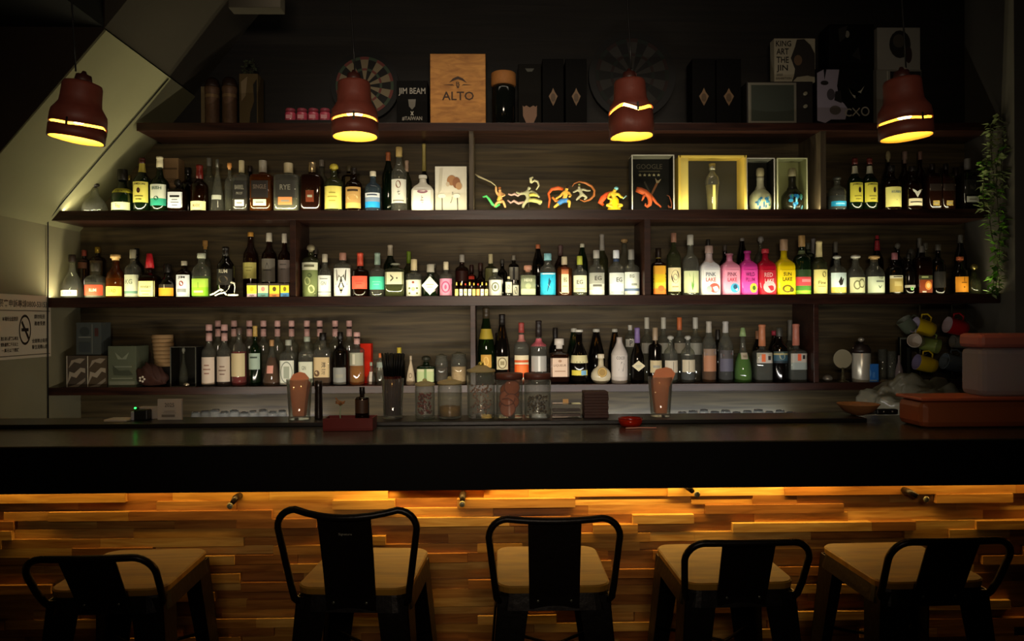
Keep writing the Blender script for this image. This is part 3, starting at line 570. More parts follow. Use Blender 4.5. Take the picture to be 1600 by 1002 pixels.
 (1308, 399, 27, 'std', 'clr', '#a8b0a8', '#b5b5ac', (427, 458, [(0, '#c9dde0'), (.72, '#e0ca62')], [('p', [(-.3, .55), (0, .8), (.4, .7), (.2, .4), (-.1, .35)], '#22201c'), ('d', -.4, .12, .3, .1, '#f0d878'), ('d', .4, .12, .3, .1, '#f0d878')]), 'clear bottle with pale blue label carrying a black ink blot', dict(cs='ball', cp=406)),
 (1337, 398, 27, 'squat', 'clr', '#6a6a58', '#b4b2a6', (434, 458, '#d4d6ac', [('o', -.3, .5, .4, .3, .3, '#7a7c58'), ('o', .3, .6, .45, .3, .3, '#7a7c58')]), 'clear round bottle with glass stopper and a label of curly lines', dict(cs='ball', cp=406, sh=430)),
 (1366, 400, 30, 'squat', 'clr', '#a8aa80', '#b08f5c', (433, 458, '#ccd8be', [('d', .3, .98, .3, .14, '#9aa48c'), ('r', .2, .7, 1.0, .1, '#7a8478'), ('p', [(-.1, .45), (.4, .45), (.1, .25)], '#6a7a6a')]), 'clear bottle with wide pale green label and gold cork', dict(cs='cork', cp=406, sh=429)),
 (1398, 395, 25, 'std', 'drk', None, '#8f5a62', (431, 457, [(0, '#e0dcc0'), (.18, '#b09a58')], [('r', 0, .92, 1.3, .06, '#4a4438'), ('r', 0, .5, 1.1, .28, '#c8b87a')]), 'dark bottle with tan label and dusty pink cap', dict(cp=406)),
 (1420, 396, 21, 'std', 'drk', None, '#1a1714', (446, 450, '#b5b3a8', None), 'dark bottle with thin white line and a little green dot', dict(greendot=1)),
 (1441, 384, 25, 'dec', 'brn', '#7a2a0c', '#55504a', (431, 458, [(0, '#3a3a22'), (.25, '#8a3a14')], [('d', .3, .42, .5, .26, '#d88a3a'), ('d', .3, .42, .28, .15, '#f0c080'), ('r', -.2, .9, 1, .1, '#a8b078'), ('r', -.3, .06, .6, .08, '#e8e0d0')]), 'bottle with rust brown label and orange disc', dict(cp=395, sh=412)),
 (1466, 382, 21, 'std', 'drk', None, '#4a463e', (425, 450, '#1e1b18', [('d', 0, .5, .6, .4, '#2e2b26')]), 'tall plain black bottle standing alone in the dark right bay', dict()),
 (1500, 401, 24, 'squat', 'drk', None, '#b5603a', (433, 457, '#e0911c', [('p', [(-.9, .9), (0, .7), (.9, .9), (0, 1.0)], '#3a2008'), ('p', [(-.6, .45), (0, .28), (.6, .45), (0, .36)], '#2a1606'), ('r', 0, .62, .8, .06, '#7a4a10')]), 'dark bottle with rounded orange label and orange cap', dict(cp=407, sh=430)),
 (1522, 412, 21, 'squat', 'olv', '#3a2a14', 'm8f8048', None, 'small dark round bottle with golden cap at the right end of the middle shelf', dict(cs='ball')),
]
MIDB = [
 (132, 391, 18, 'std', 'bdk', None, '#7a3428', (407, 420, '#5a3424', None), 'dark bottle with red brown cap between the bell bottle and the bright red label', {}),
 (153, 386, 22, 'std', 'bdk', None, 'mb89a3c', (408, 430, '#4a3a24', None), 'dark bottle with shiny gold cap behind the bright red label', {}),
 (214, 388, 20, 'std', 'drk', None, '#15120f', None, 'black bottle behind the cream and teal label', {}),
 (321, 376, 17, 'std', 'clr', None, '#c0914e', None, 'clear bottle with orange cork behind the apple green bottle', dict(cs='cork', cp=390)),
 (392, 363, 23, 'tall', 'bdk', None, '#bf8c3c', (411, 436, '#d2ca72', lines(2, '#9a9248', .5, .7)), 'brown bottle with plain yellow label and cork behind the four little cartons', dict(cp=370)),
 (421, 364, 23, 'tall', 'bdk', None, '#cfc9b8', (405, 441, '#8f8a7c', [('p', [(-.3, .6), (0, .85), (.3, .6)], '#4a463e'), ('r', 0, .5, 1.2, .06, '#5a564c')]), 'brown bottle with grey label and cream cap, middle of the three behind the cartons', dict(cp=378)),
 (445, 365, 20, 'tall', 'bdk', None, '#c9c3b4', (407, 442, '#9c8f86', lines(2, '#6a625a', .6, .8)), 'slim bottle with pinkish grey label against the left upright of the middle shelf', dict(cp=380)),
 (493, 388, 19, 'std', 'drk', None, '#57524a', None, 'dark bottle behind the leaf print label', {}),
 (610, 383, 21, 'wine', 'gdk', None, '#c2b79e', None, 'dark wine bottle with cream foil behind the arrow label', dict(cs='foil', cp=400)),
 (639, 393, 17, 'wine', 'olv', None, '#7a9a2c', None, 'bottle with grass green foil behind the cream label with plant marks', dict(cs='foil', cp=412)),
 (678, 412, 18, 'std', 'clr', None, '#77746a', None, 'clear bottle with grey cap behind the white diamond label', {}),
 (722, 398, 21, 'std', 'bdk', None, '#9b968c', (424, 440, '#3a1410', None), 'dark bottle with light grey cap behind the row of miniatures, the first there', dict(cp=410)),
 (737, 414, 15, 'squat', 'bdk', None, '#2a1512', (430, 437, '#cf3a28', None), 'small round bottle with red band behind the row of miniatures', {}),
 (751, 411, 17, 'squat', 'bdk', None, '#3a2520', None, 'dark red round bottle at the right end behind the row of miniatures', {}),
 (767, 397, 19, 'std', 'olv', '#6a6c3a', '#bcb088', (420, 440, '#7a7a4c', None), 'olive bottle with cream cap behind the round crest label', dict(cp=412)),
 (785, 405, 16, 'std', 'drk', None, '#3a3731', None, 'dark bottle with black cap behind the tiny bottle with cream cap', {}),
 (803, 399, 16, 'std', 'drk', None, '#7a7468', (418, 438, '#b5b3a4', [('r', 0, .5, .5, 1, '#2a2822')]), 'dark bottle with pale upright bars on its label behind the tiny black oval one', {}),
 (841, 382, 18, 'wine', 'drk', None, '#a8603c', None, 'black wine bottle with orange cork left of the sky blue label', dict(cp=389)),
 (876, 383, 19, 'wine', 'bdk', None, '#5a4440', None, 'dark bottle with brown neck behind the orange shoulder band', dict(cs='foil', cp=400)),
 (910, 381, 18, 'wine', 'gdk', None, '#cfcdb4', None, 'dark bottle with small white cap behind the yellow green cap', dict(cp=387)),
 (941, 366, 19, 'wine', 'olv', None, '#8f8a80', None, 'tall bottle with pale grey foil behind the silver EG label', dict(cs='foil', cp=392)),
 (976, 374, 22, 'sq', 'clr', None, '#a98a5c', None, 'clear bottle with very wide flat cork lid between the two white EG labels', dict(cs='cork', cp=380)),
 (1107, 374, 15, 'wine', 'drk', None, '#2a2622', None, 'black bottle behind the white brush lettered bottle', {}),
 (1133, 383, 17, 'std', 'drk', None, '#57504a', None, 'black bottle with grey tip behind the pale pink bottle', {}),
 (1160, 372, 17, 'wine', 'drk', None, '#77726a', None, 'black bottle with small grey tip behind the magenta bottle', dict(cp=377)),
 (1189, 369, 20, 'std', 'clr', None, '#86827a', None, 'grey glass bottle with round grey cap behind the crimson red bottle', dict(cs='ball', cp=381)),
 (1263, 380, 19, 'std', 'gdk', None, '#54584a', (392, 402, '#4a503c', None), 'green bottle with dark cap right behind the red and bright green label', {}),
 (1271, 373, 17, 'wine', 'drk', None, '#7d7a78', None, 'dark bottle with long silver grey foil behind the butter yellow label', dict(cs='foil', cp=404)),
 (1306, 378, 16, 'wine', 'drk', None, '#6f6b60', None, 'dark bottle with thin grey tip behind the ink blot label', {}),
 (1371, 368, 18, 'wine', 'drk', None, '#a83038', None, 'black bottle with raspberry red foil behind the wide pale green label', dict(cs='taper', cp=392)),
 (1403, 380, 18, 'std', 'drk', None, '#7a776a', None, 'black bottle with pale stopper behind the dusty pink cap', dict(cs='ball')),
 (1424, 388, 22, 'dec', 'clr', None, '#5a5850', (410, 418, '#6a685e', None), 'clear square bottle with glass stopper behind the green dot bottle', dict(cs='ball')),
 (1437, 372, 14, 'wine', 'drk', None, '#77746c', None, 'tallest dark bottle behind the orange disc label, thin grey tip', dict(cs='foil', cp=388)),
 (1446, 380, 18, 'std', 'clr', None, '#6a675e', (410, 417, '#8a886a', None), 'clear bottle with grey cap behind the orange disc label', {}),
 (1501, 367, 18, 'wine', 'drk', None, '#6c6960', None, 'black bottle with grey foil behind the rounded orange label', dict(cs='foil', cp=380)),
 (1506, 411, 15, 'squat', 'clr', None, '#57554c', None, 'small clear stoppered bottle between the orange label and the golden cap', dict(cs='ball')),
]
g4 = 'bottles on the lower bottle shelf'
PK = '#cfa49c'
LOW = [
 (327, 507, 22, 'tall', 'clr', '#6a3028', PK, (558, 600, '#dccbb8', lines(3, '#a07a6a', .4, .7)), 'cream labelled bottle with pink cap, first of the long low row', dict(cs='two', cp=533, sh=552)),
 (351, 507, 23, 'tall', 'clr', '#6a3028', PK, (557, 596, '#cfc0ae', lines(3, '#8a6f60', .3, .6)), 'cream labelled bottle with pink cap, second of the long low row', dict(cs='two', cp=533, sh=552)),
 (374, 512, 24, 'std', 'clr', '#e8202c', '#5a4a40', (552, 588, '#d8c79a', [('p', [(-1, .7), (1, .88), (1, .95), (-1, .8)], '#3a2a1c')]), 'bottle of bright red liqueur with cream label', dict(cp=522, fill=1)),
 (399, 509, 19, 'std', 'gdk', None, '#c4a45a', (552, 577, '#a9bfae', [('r', 0, .75, 1.3, .1, '#3a4a40')]), 'dark green bottle with gold cap and pale green label', dict(cp=526, cs='foil')),
 (425, 531, 29, 'cone', 'clr', '#a8662a', '#b58a5a', (571, 583, '#e2a090', [], .5), 'amber cone shaped bottle with round pink label', dict(fill=6)),
 (451, 531, 24, 'sq', 'clr', '#8f9a8a', '#a8ac9c', (563, 600, '#e4e8d8', [('o', 0, .5, .85, .46, .12, '#8c9484'), ('r', 0, .5, .8, .5, '#aab29e')]), 'bottle with silver framed label behind the left pink napkin glass', dict(cp=540, sh=556)),
 (480, 526, 23, 'sq', 'clr', '#8f9a8a', '#a4ad9a', (565, 597, '#dbe0c8', [('t', 'GIN', -.2, .7, .6, .2, '#8a907c')]), 'clear bottle with pale green white label right of the silver frame', dict(cp=534, sh=556)),
 (505, 520, 26, 'sq', 'clr', '#a86a24', '#17130f', (558, 589, '#d6bd8c', [('t', '洋', .3, .62, .55, .3, '#3a2c1c'), ('t', '酒', .3, .28, .5, .28, '#3a2c1c'), ('d', -.55, .2, .35, .16, '#6a4a2c')]), 'bottle with tan label and brushed characters', dict(cp=532, sh=552)),
 (532, 519, 23, 'std', 'drk', None, '#17130f', None, 'black bottle with a low silver skirt', dict(cp=530, extra=(574, 600, '#8d8f88', .85))),  # low grey patch is silver reflections put into the colour
 (558, 519, 23, 'std', 'clr', '#ffb81e', PK, (551, 571, '#a8a890', [('r', -.3, .5, .4, .8, '#d8d4bc')]), 'bottle half full of orange yellow liqueur before the red carton', dict(cs='two', cp=538, sh=545, fill=.75)),
 (580, 566, 13, 'bell', 'clr', None, '#8f9a86', (581, 600, '#c9beb0', [], .85), 'tiny clear bottle with oval pinkish label', {}),
 (594, 552, 11, 'std', 'clr', None, '#cf6a30', (566, 574, '#8a9488', None), 'small clear bottle with orange cap beside the dark straws', dict(cp=559)),
 (642, 556, 15, 'cone', '#c9b89a', None, '#b8a68a', (582, 598, '#bfae90', [('o', 0, .7, .5, .25, .3, '#7a6850'), ('t', 'SOJU', 0, .2, 1, .15, '#7a6850')]), 'small cream ceramic bottle right of the dark straws', {}),
 (666, 556, 29, 'sq', 'gdk', None, '#2a2a20', (576, 596, [(0, '#c8c99a'), (.2, '#b5c48a')], [('r', 0, .5, .3, 1, '#6a8a4a')], .9), 'wide dark green bottle with pale green label above the glass jar', dict(cs='ball', cp=566, sh=574)),
 (757, 481, 27, 'cham', 'grn', '#1d4a2a', '#3a3020', (554, 574, '#c99a3e', [('d', 0, .5, .5, .35, '#e6c060')], .6), 'green champagne bottle, first right of the middle upright', dict(cs='foil', cp=498, nl=(514, 530, '#b09a34'))),
 (785, 491, 25, 'cham', 'drk', None, '#17120f', (557, 577, '#cfc49a', [('o', 0, .5, .8, .45, .2, '#7a6c48'), ('r', 0, .5, .7, .3, '#8f8258')], .7), 'black sparkling wine bottle with cream oval label', dict(cs='foil', cp=508)),
 (815, 504, 24, 'std', 'clr', '#ff7a28', '#9a4038', (555, 592, [(0, '#e8d8b0'), (.2, '#d85a24'), (.3, '#e8d8b0'), (.38, '#ef5a20'), (.92, '#f0e0c0')], [('r', 0, .42, 1.5, .3, '#f47a2c')]), 'orange aperitif bottle with orange and white label', dict(cs='foil', cp=520, nl=(523, 534, '#b5746a'))),
 (842, 501, 26, 'std', 'clr', '#9a958c', '#231b18', (556, 580, '#a8a59c', [('r', 0, .5, .3, 1, '#dedcd2')]), 'clear bottle with pinkish red neck label and black cap', dict(cs='foil', cp=527, nl=(529, 541, '#c4616a'))),  # grey patch with pale upright bar is a painted highlight
 (874, 529, 30, 'sq', 'bdk', None, '#d9cfc0', (559, 588, '#dcbfa4', [('t', 'LIQUEUR', 0, .6, 1.4, .14, '#8a6850'), ('d', 0, .84, .2, .07, '#a88060'), ('r', 0, .3, 1.2, .05, '#a88060')]), 'square dark brown liqueur bottle with pink beige label', dict(cs='cork', cp=545, sh=554)),
 (905, 515, 27, 'squat', 'drk', None, '#d8d4c4', (578, 586, [(0, '#e0cf4a')], [('r', .5, .5, .7, .9, '#7fb8d8')]), 'black round shouldered bottle with yellow and blue strip label', dict(cp=519, nl=(555, 567, '#d8cf9a'))),
 (939, 553, 33, 'ball', '#cfc4a4', None, '#d6cbae', None, 'round cream bottle with gold disc on its belly', dict(disc='#9a7a34', cp=560)),
 (968, 527, 27, 'mal', '#c6bcb2', None, None, (555, 588, '#cbc2b8', [('t', 'COCO', 0, .88, 1.1, .14, '#5a524c'), ('p', [(-.3, .3), (.1, .7), (.5, .6), (.3, .25)], '#5a524c'), ('p', [(-.6, .15), (.6, .15), (0, .22)], '#8a827a')]), 'white coconut rum bottle with grey print', {}),
 (996, 512, 21, 'cham', 'drk', None, '#7a6496', (563, 579, '#d6cba4', [], .01), 'black bottle with purple cap and cream diamond label', dict(cs='foil', cp=536, diamond=2)),
 (1024, 512, 21, 'tall', 'drk', None, '#a08a6e', (529, 541, '#8f7a5c', [('d', 0, .5, .3, .35, '#2a2018')], .3), 'dark bottle with tan cap and cream round shoulder above the right napkin glass', dict(cp=532, extra=(563, 582, '#c4b48a', .85))),
 (1048, 524, 22, 'std', 'clr', '#8a8f84', '#b2b0a4', (563, 582, '#c8bda6', [('r', .2, .5, .06, .8, '#4a463c')]), 'clear bottle with plain cream label, left one of a matching pair', dict(cs='ball', cp=532)),
 (1075, 524, 22, 'std', 'clr', '#8a8f9c', '#b2b0a4', (562, 581, '#c8bda0', [('r', -.1, .5, .06, .8, '#4a463c')]), 'clear bottle with plain cream label, right one of a matching pair', dict(cs='ball', cp=532)),
 (1108, 502, 22, 'wine', 'clr', '#b8783a', '#b0a99a', (545, 580, [(0, '#8c7460'), (.3, '#b07a58')], [('p', [(-.9, .62), (.9, .75), (.9, .98), (-.9, .85)], '#d9dce2'), ('p', [(-.6, .72), (.6, .80), (.6, .88), (-.6, .80)], '#3a5aa0')]), 'tapered bottle with slanted white tag over peach label', dict(cs='foil', cp=520)),
 (1134, 502, 23, 'wine', 'clr', '#6a6a78', '#b2aea6', (547, 580, [(0, '#4a4644'), (.4, '#5c5a6a')], [('p', [(-.9, .62), (.9, .75), (.9, .98), (-.9, .85)], '#d4d4de'), ('p', [(-.6, .72), (.6, .80), (.6, .88), (-.6, .80)], '#b05a50')]), 'tapered bottle with slanted white tag over dark violet label', dict(cs='foil', cp=520)),
 (1161, 512, 27, 'bell', 'clr', '#86d428', '#8fa870', (551, 561, '#b0a58c', [('t', 'melon', .1, .5, 1.2, .5, '#6a5a44')], .8), 'squat bright green melon liqueur bottle with pale shoulder band', dict(fill=2.6, cs='taper')),
 (1191, 507, 27, 'sq', 'clr', '#8f9190', '#c07a54', (551, 567, '#c6bfb4', [('r', -.2, .5, .5, .75, '#ec7440'), ('r', .55, .5, .35, .4, '#2a2420')]), 'clear bottle with orange block on white label and orange cap', dict(cs='foil', cp=541, sh=547)),
 (1218, 512, 25, 'tall', 'drk', None, '#3f3f38', (549, 567, [(0, '#3a4a44'), (.15, '#b0a26c'), (.3, '#3a5c6a'), (.8, '#24343c')], [('d', 0, .6, .4, .3, '#9aa48c')]), 'blue black bottle with teal band edged in gold', dict(cp=526)),
 (1245, 506, 27, 'sq', 'clr', '#7c8284', '#b5705c', (552, 577, [(0, '#b5aea2'), (.55, '#96a09a')], [('r', 0, .76, .45, .42, '#e8623a'), ('r', .55, .78, .3, .25, '#241f1c')]), 'clear bottle with orange block on grey label and pink foil, last of the row', dict(cs='foil', cp=540, sh=547)),
]
LOWB = [(x, 501, 20, 'tall', 'clr', None, PK, None, t, dict(cs='two', cp=526)) for x, t in (
 (341, 'pink capped bottle behind the gap of the first two cream labels'), (366, 'pink capped bottle behind the bright red liqueur'),
 (390, 'pink capped bottle left behind the gold cap'), (412, 'pink capped bottle between the gold cap and the amber cone'),
 (434, 'pink capped bottle right behind the amber cone'), (456, 'pink capped bottle behind the silver framed label'),
 (480, 'pink capped bottle behind the pale green white label'), (500, 'pink capped bottle behind the tan label with characters'),
 (524, 'pink capped bottle behind the low silver skirt'), (546, 'last pink capped bottle, behind the orange yellow liqueur'))]
LOWB += [
 (624, 543, 18, 'std', 'drk', None, '#c8b43a', None, 'dark bottle with yellow cap above the black straws', dict(cp=552)),
 (778, 520, 20, 'wine', 'drk', None, '#2a2420', None, 'black bottle in the gap left behind the cream oval label', dict(cs='foil')),
 (868, 512, 20, 'wine', 'drk', None, '#1f1a17', None, 'black bottle behind the square liqueur bottle with pink beige label', {}),
 (897, 513, 23, 'cham', 'gdk', None, '#c5c3b4', None, 'dark green bottle with tiny white tip behind the yellow and blue strip', dict(cp=519)),
 (932, 514, 26, 'cham', 'drk', None, '#c0beb0', None, 'black bottle with tiny white tip behind the round cream bottle', dict(cp=519)),
 (961, 514, 22, 'cham', 'drk', None, '#b5b3a5', None, 'black bottle with tiny white tip behind the white coconut rum', dict(cp=519)),
 (985, 508, 17, 'std', 'clr', None, '#bdbaae', (530, 542, '#c6c4b6', [('t', 'P', 0, .5, .6, .7, '#2a2622')], .9), 'clear bottle with a P tag on its neck behind the purple cap', dict(cp=516)),
 (1011, 496, 20, 'std', 'clr', None, '#bfbba9', (536, 552, '#a5a294', None), 'tall clear bottle with cream cap, first of the four tall ones', dict(cp=514)),
 (1037, 496, 20, 'std', 'clr', None, '#bdb9a8', (536, 552, '#9a988c', None), 'tall clear bottle with cream cap, second of the four tall ones', dict(cp=514)),
 (1062, 496, 20, 'std', 'clr', None, '#c66a38', (536, 552, '#8f8678', None), 'tall clear bottle with orange cap among the four tall ones', dict(cp=516)),
 (1087, 496, 21, 'std', 'clr', None, '#bcb9ac', (536, 554, '#9f9d92', None), 'tall clear bottle with cream cap, last of the four tall ones', dict(cp=514)),
 (1122, 515, 18, 'wine', 'drk', None, '#231e1b', None, 'black bottle in the gap between the two slanted white tags', {}),
 (1184, 517, 16, 'wine', 'drk', None, '#9c6a48', None, 'dark bottle with brown cap left behind the orange block and white label', dict(cp=530)),
 (1210, 517, 17, 'wine', 'drk', None, '#b03848', None, 'dark bottle with raspberry red cap behind the teal band', dict(cs='cork', cp=528)),
 (1235, 500, 18, 'wine', 'clr', None, '#77746a', None, 'bottle with tall grey foil behind the grey label with orange block', dict(cs='foil', cp=532)),
]
def extras(t, x, top, w, kind, Y, z, kw, ex, lab):
    s = Y/F; R = w*s/2
    zf = lambda py: PZ(x, py, Y)-z
    if 'extra' in ex:
        a, b, c, hw = ex['extra']; mb = MB(); fy = lambda u, q: -R*(1-min(.99, abs(u)/R)**(8 if kind in ('dec',) else 2))**(1/(8 if kind in ('dec',) else 2))
        patch(mb, hw*R, max(.003, zf(b)), zf(a), fy, c, 8, 1, .0011)
        marks_on(mb, [('r', 0, .5, 1.2, .2, '#9a9888')], hw*R, max(.003, zf(b)), zf(a), fy, .0016)
        mb.build('lower_label_or_shine', t)
    if 'wing' in ex:
        fy = lambda u, q: -R*(1-min(.99, abs(u)/R)**2)**.5
        mb = MB(); marks_on(mb, [('p', [(-.9, .95), (-.35, .75), (0, .55), (0, .0), (-.3, .45)], '#dfdcd0'), ('p', [(.9, .8), (.35, .7), (0, .55), (0, .0), (.35, .4)], '#dfdcd0')], R*.9, zf(311), zf(294), fy, .0016)
        mb.build('wing_emblem', t)
    if 'diamond' in ex:
        fy = lambda u, q: -R-.0012
        mb = MB(); c = '#e2e4d6' if ex['diamond'] == 1 else '#d6cba4'
        a, b = (432, 462) if ex['diamond'] == 1 else (563, 580)
        marks_on(mb, [('p', [(-1, .5), (0, 0), (1, .5), (0, 1)], c), ('r', 0, .55, .9, .05, '#9aa08c'), ('r', 0, .42, .7, .05, '#9aa08c')], R*1.0, zf(b), zf(a), fy, .0008)
        mb.build('diamond_label', t)
    if 'disc' in ex:
        fy = lambda u, q: -R-.001
        mb = MB(); marks_on(mb, [('d', 0, .5, .95, .48, ex['disc']), ('o', 0, .5, .8, .4, .15, '#c9a85a')], R*.5, zf(589), zf(573), fy, .001)
        mb.build('gold_disc', t)
    if 'greendot' in ex:
        fy = lambda u, q: -R-.001
        mb = MB(); marks_on(mb, [('d', 0, .5, .9, .45, '#b8e8a0'), ('d', 0, .5, .5, .25, '#3a8a3a')], R*.33, zf(454.5), zf(448), fy, .001)
        mb.build('round_label', t)
def place(rows, Y, z, g, base):
    order = sorted(range(len(rows)), key=lambda i: rows[i][0]); fac = [1.0]*len(rows)
    for a, b in zip(order, order[1:]):
        need = (rows[a][2]+rows[b][2])/2; have = rows[b][0]-rows[a][0]
        if have < need and Y == FRONT_Y:
            f = have/need*.985; fac[a] = min(fac[a], f); fac[b] = min(fac[b], f)
    rows = [list(r) for r in rows]
    for i, r in enumerate(rows):
        r[2] = r[2]*fac[i]
        for dp, dw in (((736.5, 7), (1287, 9)) if z == Z2 else ((457, 9), (1012, 10)) if z == Z3 else ((739, 8), (1276, 8))):
            dl, dr = (dp-dw/2-800)*Y_SHF, (dp+dw/2-800)*Y_SHF; l, q = (r[0]-r[2]/2-800)*Y, (r[0]+r[2]/2-800)*Y
            if r[0] > dp and l < dr+8: r[0] += (dr+8-l)/Y
            elif r[0] < dp and q > dl-8: r[0] -= (q-dl+8)/Y
    for i, (x, top, w_, kind, gl, liq, cap, lab, text, kw) in enumerate(rows):
        ex = {k: v for k, v in kw.items() if k in ('extra', 'wing', 'diamond', 'disc', 'greendot')}
        k2 = {k: v for k, v in kw.items() if k not in ex}
        if 'diamond' in ex: lab = None
        Yb = Y + (0.0 if Y == FRONT_Y else (.006 if i % 2 else 0))
        t = bottle(x, base, top, w_*1.0, kind, gl, liq, cap, lab, text, Yb, z+.0005, g, **k2)
        extras(t, x, top, w_, kind, Yb, z+.0005, k2, ex, lab)
place(U, FRONT_Y, Z2, g2, 328); place(UB, REAR_Y+.01, Z2, g2, 328)
place(MID, FRONT_Y, Z3, g3, 462); place(MIDB, REAR_Y+.01, Z3, g3, 462)
place(LOW, FRONT_Y, Z4, g4, 601); place(LOWB, REAR_Y+.01, Z4, g4, 601)
# the eight miniatures
cols = ('#f0e46a', '#e8e8d8', '#f0e0a0', '#e8e8d8', '#e6c86a', '#e8a060', '#ece8d0', '#e8d88a')
names = ('yellow label and gold cap at the left end', 'white label beside the yellow one', 'straw label, third from the left', 'bright white label, fourth from the left', 'gold label, fourth from the right', 'orange label, third from the right', 'off white label, second from the right', 'pale gold label at the right end')
for i, px in enumerate((713.5, 720.5, 727.3, 734, 740.6, 747, 753.5, 760)):
    bottle(px, 462, 441+(i % 3), 5.4, 'std', 'brn', '#a03a18', ('#d8c060', '#d8b050', '#c84030')[i % 3], (452, 462, cols[i], [('r', 0, .5, 1, .2, '#8a7a50')]), 'miniature with '+names[i], 3.905, Z3+.0005, 'row of eight miniature bottles', name='miniature_bottle', cp=446)
# clear storage jars behind the bar jars
for px, top, w_, c, t in ((690, 553, 20, '#3a2c1a', 'clear glass jar with dark contents on the lower shelf'), (717, 550, 25, '#c8aa84', 'clear glass jar with cream contents beside the middle upright')):
    x, _ = P(px, 600, FRONT_Y); R = w_*FRONT_Y/F/2; H = PZ(px, top, FRONT_Y)-Z4
    t = thing('storage_jar', (x, FRONT_Y, Z4+.0005), t, 'jar', 'storage jars on the lower bottle shelf')
    MB().loft([(0, R*.9), (.004, R), (H*.75, R), (H*.84, R*.85), (H*.9, R*.85)], GLASS['clr'], seg=20).build('glass_body', t)
    MB().loft([(H*.9, R*.9), (H*.93, R*.92), (H*.96, R*.5), (H, R*.25)], GLASS['clr'], seg=20).build('lid', t)
    MB().loft([(.003, R*.85), (.006, R*.93), (H*.55, R*.93)], mat(c, .6, noise=.4, nscale=60), seg=20).build('contents', t)
# ================================================================== pendants
TERRA = mat('#6b3226', .55, spec=.4, noise=.25, nscale=30)
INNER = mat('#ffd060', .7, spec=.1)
BULB = mat('#ffd27a', .5, emit=11)
def pendant(px, pyb, wpx, hpx, gap, jag, tilt, Y, text, power, cordpx=None):
    x, z = P(px, pyb, Y); s = Y/F; R = wpx*s/2; H = hpx*s
    t = thing('pendant_lamp', (x, Y, z), text, 'lamp', 'terracotta pendant lamps over the bar')
    t.rotation_euler = (0, tilt, 0)
    seg = 40; rj = random.Random(int(px))
    # jagged break line around the shell
    base = [rj.uniform(-1, 1) for _ in range(9)]
    def jg(k, a=1.0):
        f = k/seg*9; i = int(f) % 9; fr = f-int(f); return (base[i]*(1-fr)+base[(i+1) % 9]*fr)*jag*H*a
    def ring_shell(zr, th, z0f, z1f, name, m_):
        mb = MB(); b = 0
        rows = len(zr)
        for side in (0, 1):
            for i, (zz, rr) in enumerate(zr):
                for k in range(seg):
                    a = 2*PI*k/seg; zo = jg(k, z0f) if i == 0 else (jg(k, z1f) if i == rows-1 else 0)
                    r_ = rr*R-(th if side else 0)
                    mb.v.append((r_*math.cos(a), r_*math.sin(a), zz*H+zo))
        for i in range(rows-1):
            for k in range(seg):
                k2 = (k+1) % seg
                mb.face((i*seg+k, i*seg+k2, (i+1)*seg+k2, (i+1)*seg+k), m_, True)
                o = rows*seg
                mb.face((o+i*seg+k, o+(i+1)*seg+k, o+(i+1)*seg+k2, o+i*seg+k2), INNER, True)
        o = rows*seg
        for k in range(seg):
            k2 = (k+1) % seg
            mb.face((k, o+k, o+k2, k2), m_); e = (rows-1)*seg
            mb.face((e+k, e+k2, o+e+k2, o+e+k), m_)
        return mb.build(name, t)
    g = gap
    ring_shell([(0, 1.0), (g-.015, 1.0)], .005, .25, 1.0, 'lower_band', TERRA)
    up_ = [(g+.025, 1.0), (.33, .99), (.40, .96), (.47, .84), (.53, .745), (.62, .72)] if g < .3 else [(g+.035, .99), (g+.08, .94), (g+.13, .84), (g+.19, .75), (.66, .72)]
    ring_shell(up_+[(.80, .70), (.84, .66), (.86, .50), (.87, .30)], .005, 1.0, 0, 'shade', TERRA)
    # three ties holding the lower band
    for a in (.3, 2.4, 4.4):
        MB().box(-.003, .003, -.002, .002, -.012, .014, mat('#120a08', .5)).build('band_tie', t, (math.cos(a-PI*.55)*R*.985, math.sin(a-PI*.55)*R*.985, g*H))
    MB().loft([(.86*H, .31*R), (.90*H, .31*R), (.97*H, .27*R), (.985*H, .12*R), (1.03*H, .06*R)], mat('#3a1a14', .5, spec=.4), seg=20).build('neck_cap', t)
    MB().ball((0, 0, .42*H), R*.38, BULB, (1, 1, 1.25)).build('bulb', t)
    zt = 3.55-z
    pts = [(0, 0, H*1.02), (-.004, 0, H*1.4), (-.012, 0, H*2), (-.016, 0, (2.75-z) if px < 200 else zt)]
    c = MB().tube(pts, .0028, mat('#0a0908', .5), 8).build('cord', t)
    c.rotation_euler = (0, -tilt, 0)
    l = point('pendant_light', (x, Y, z+.20*H), power, (1, .68, .28), .018)
    return t
PY = 2.45
pendant(119, 219, 80, 104, .19, .03, math.radians(7), PY, 'leftmost terracotta pendant lamp before the stair underside', 2.6)
pendant(555, 214, 72, 101, .235, .022, math.radians(-1), PY, 'pendant lamp in front of the dartboard, thin glowing crack above its rim', 1.5)
pendant(987, 214, 70, 104, .37, .06, math.radians(-2), PY, 'pendant lamp with a jagged glowing crack across its middle', 1.5)
pendant(1416, 215, 79, 108, .21, .02, math.radians(-4), PY, 'rightmost dark red pendant lamp near the stacked picture cartons', .8)

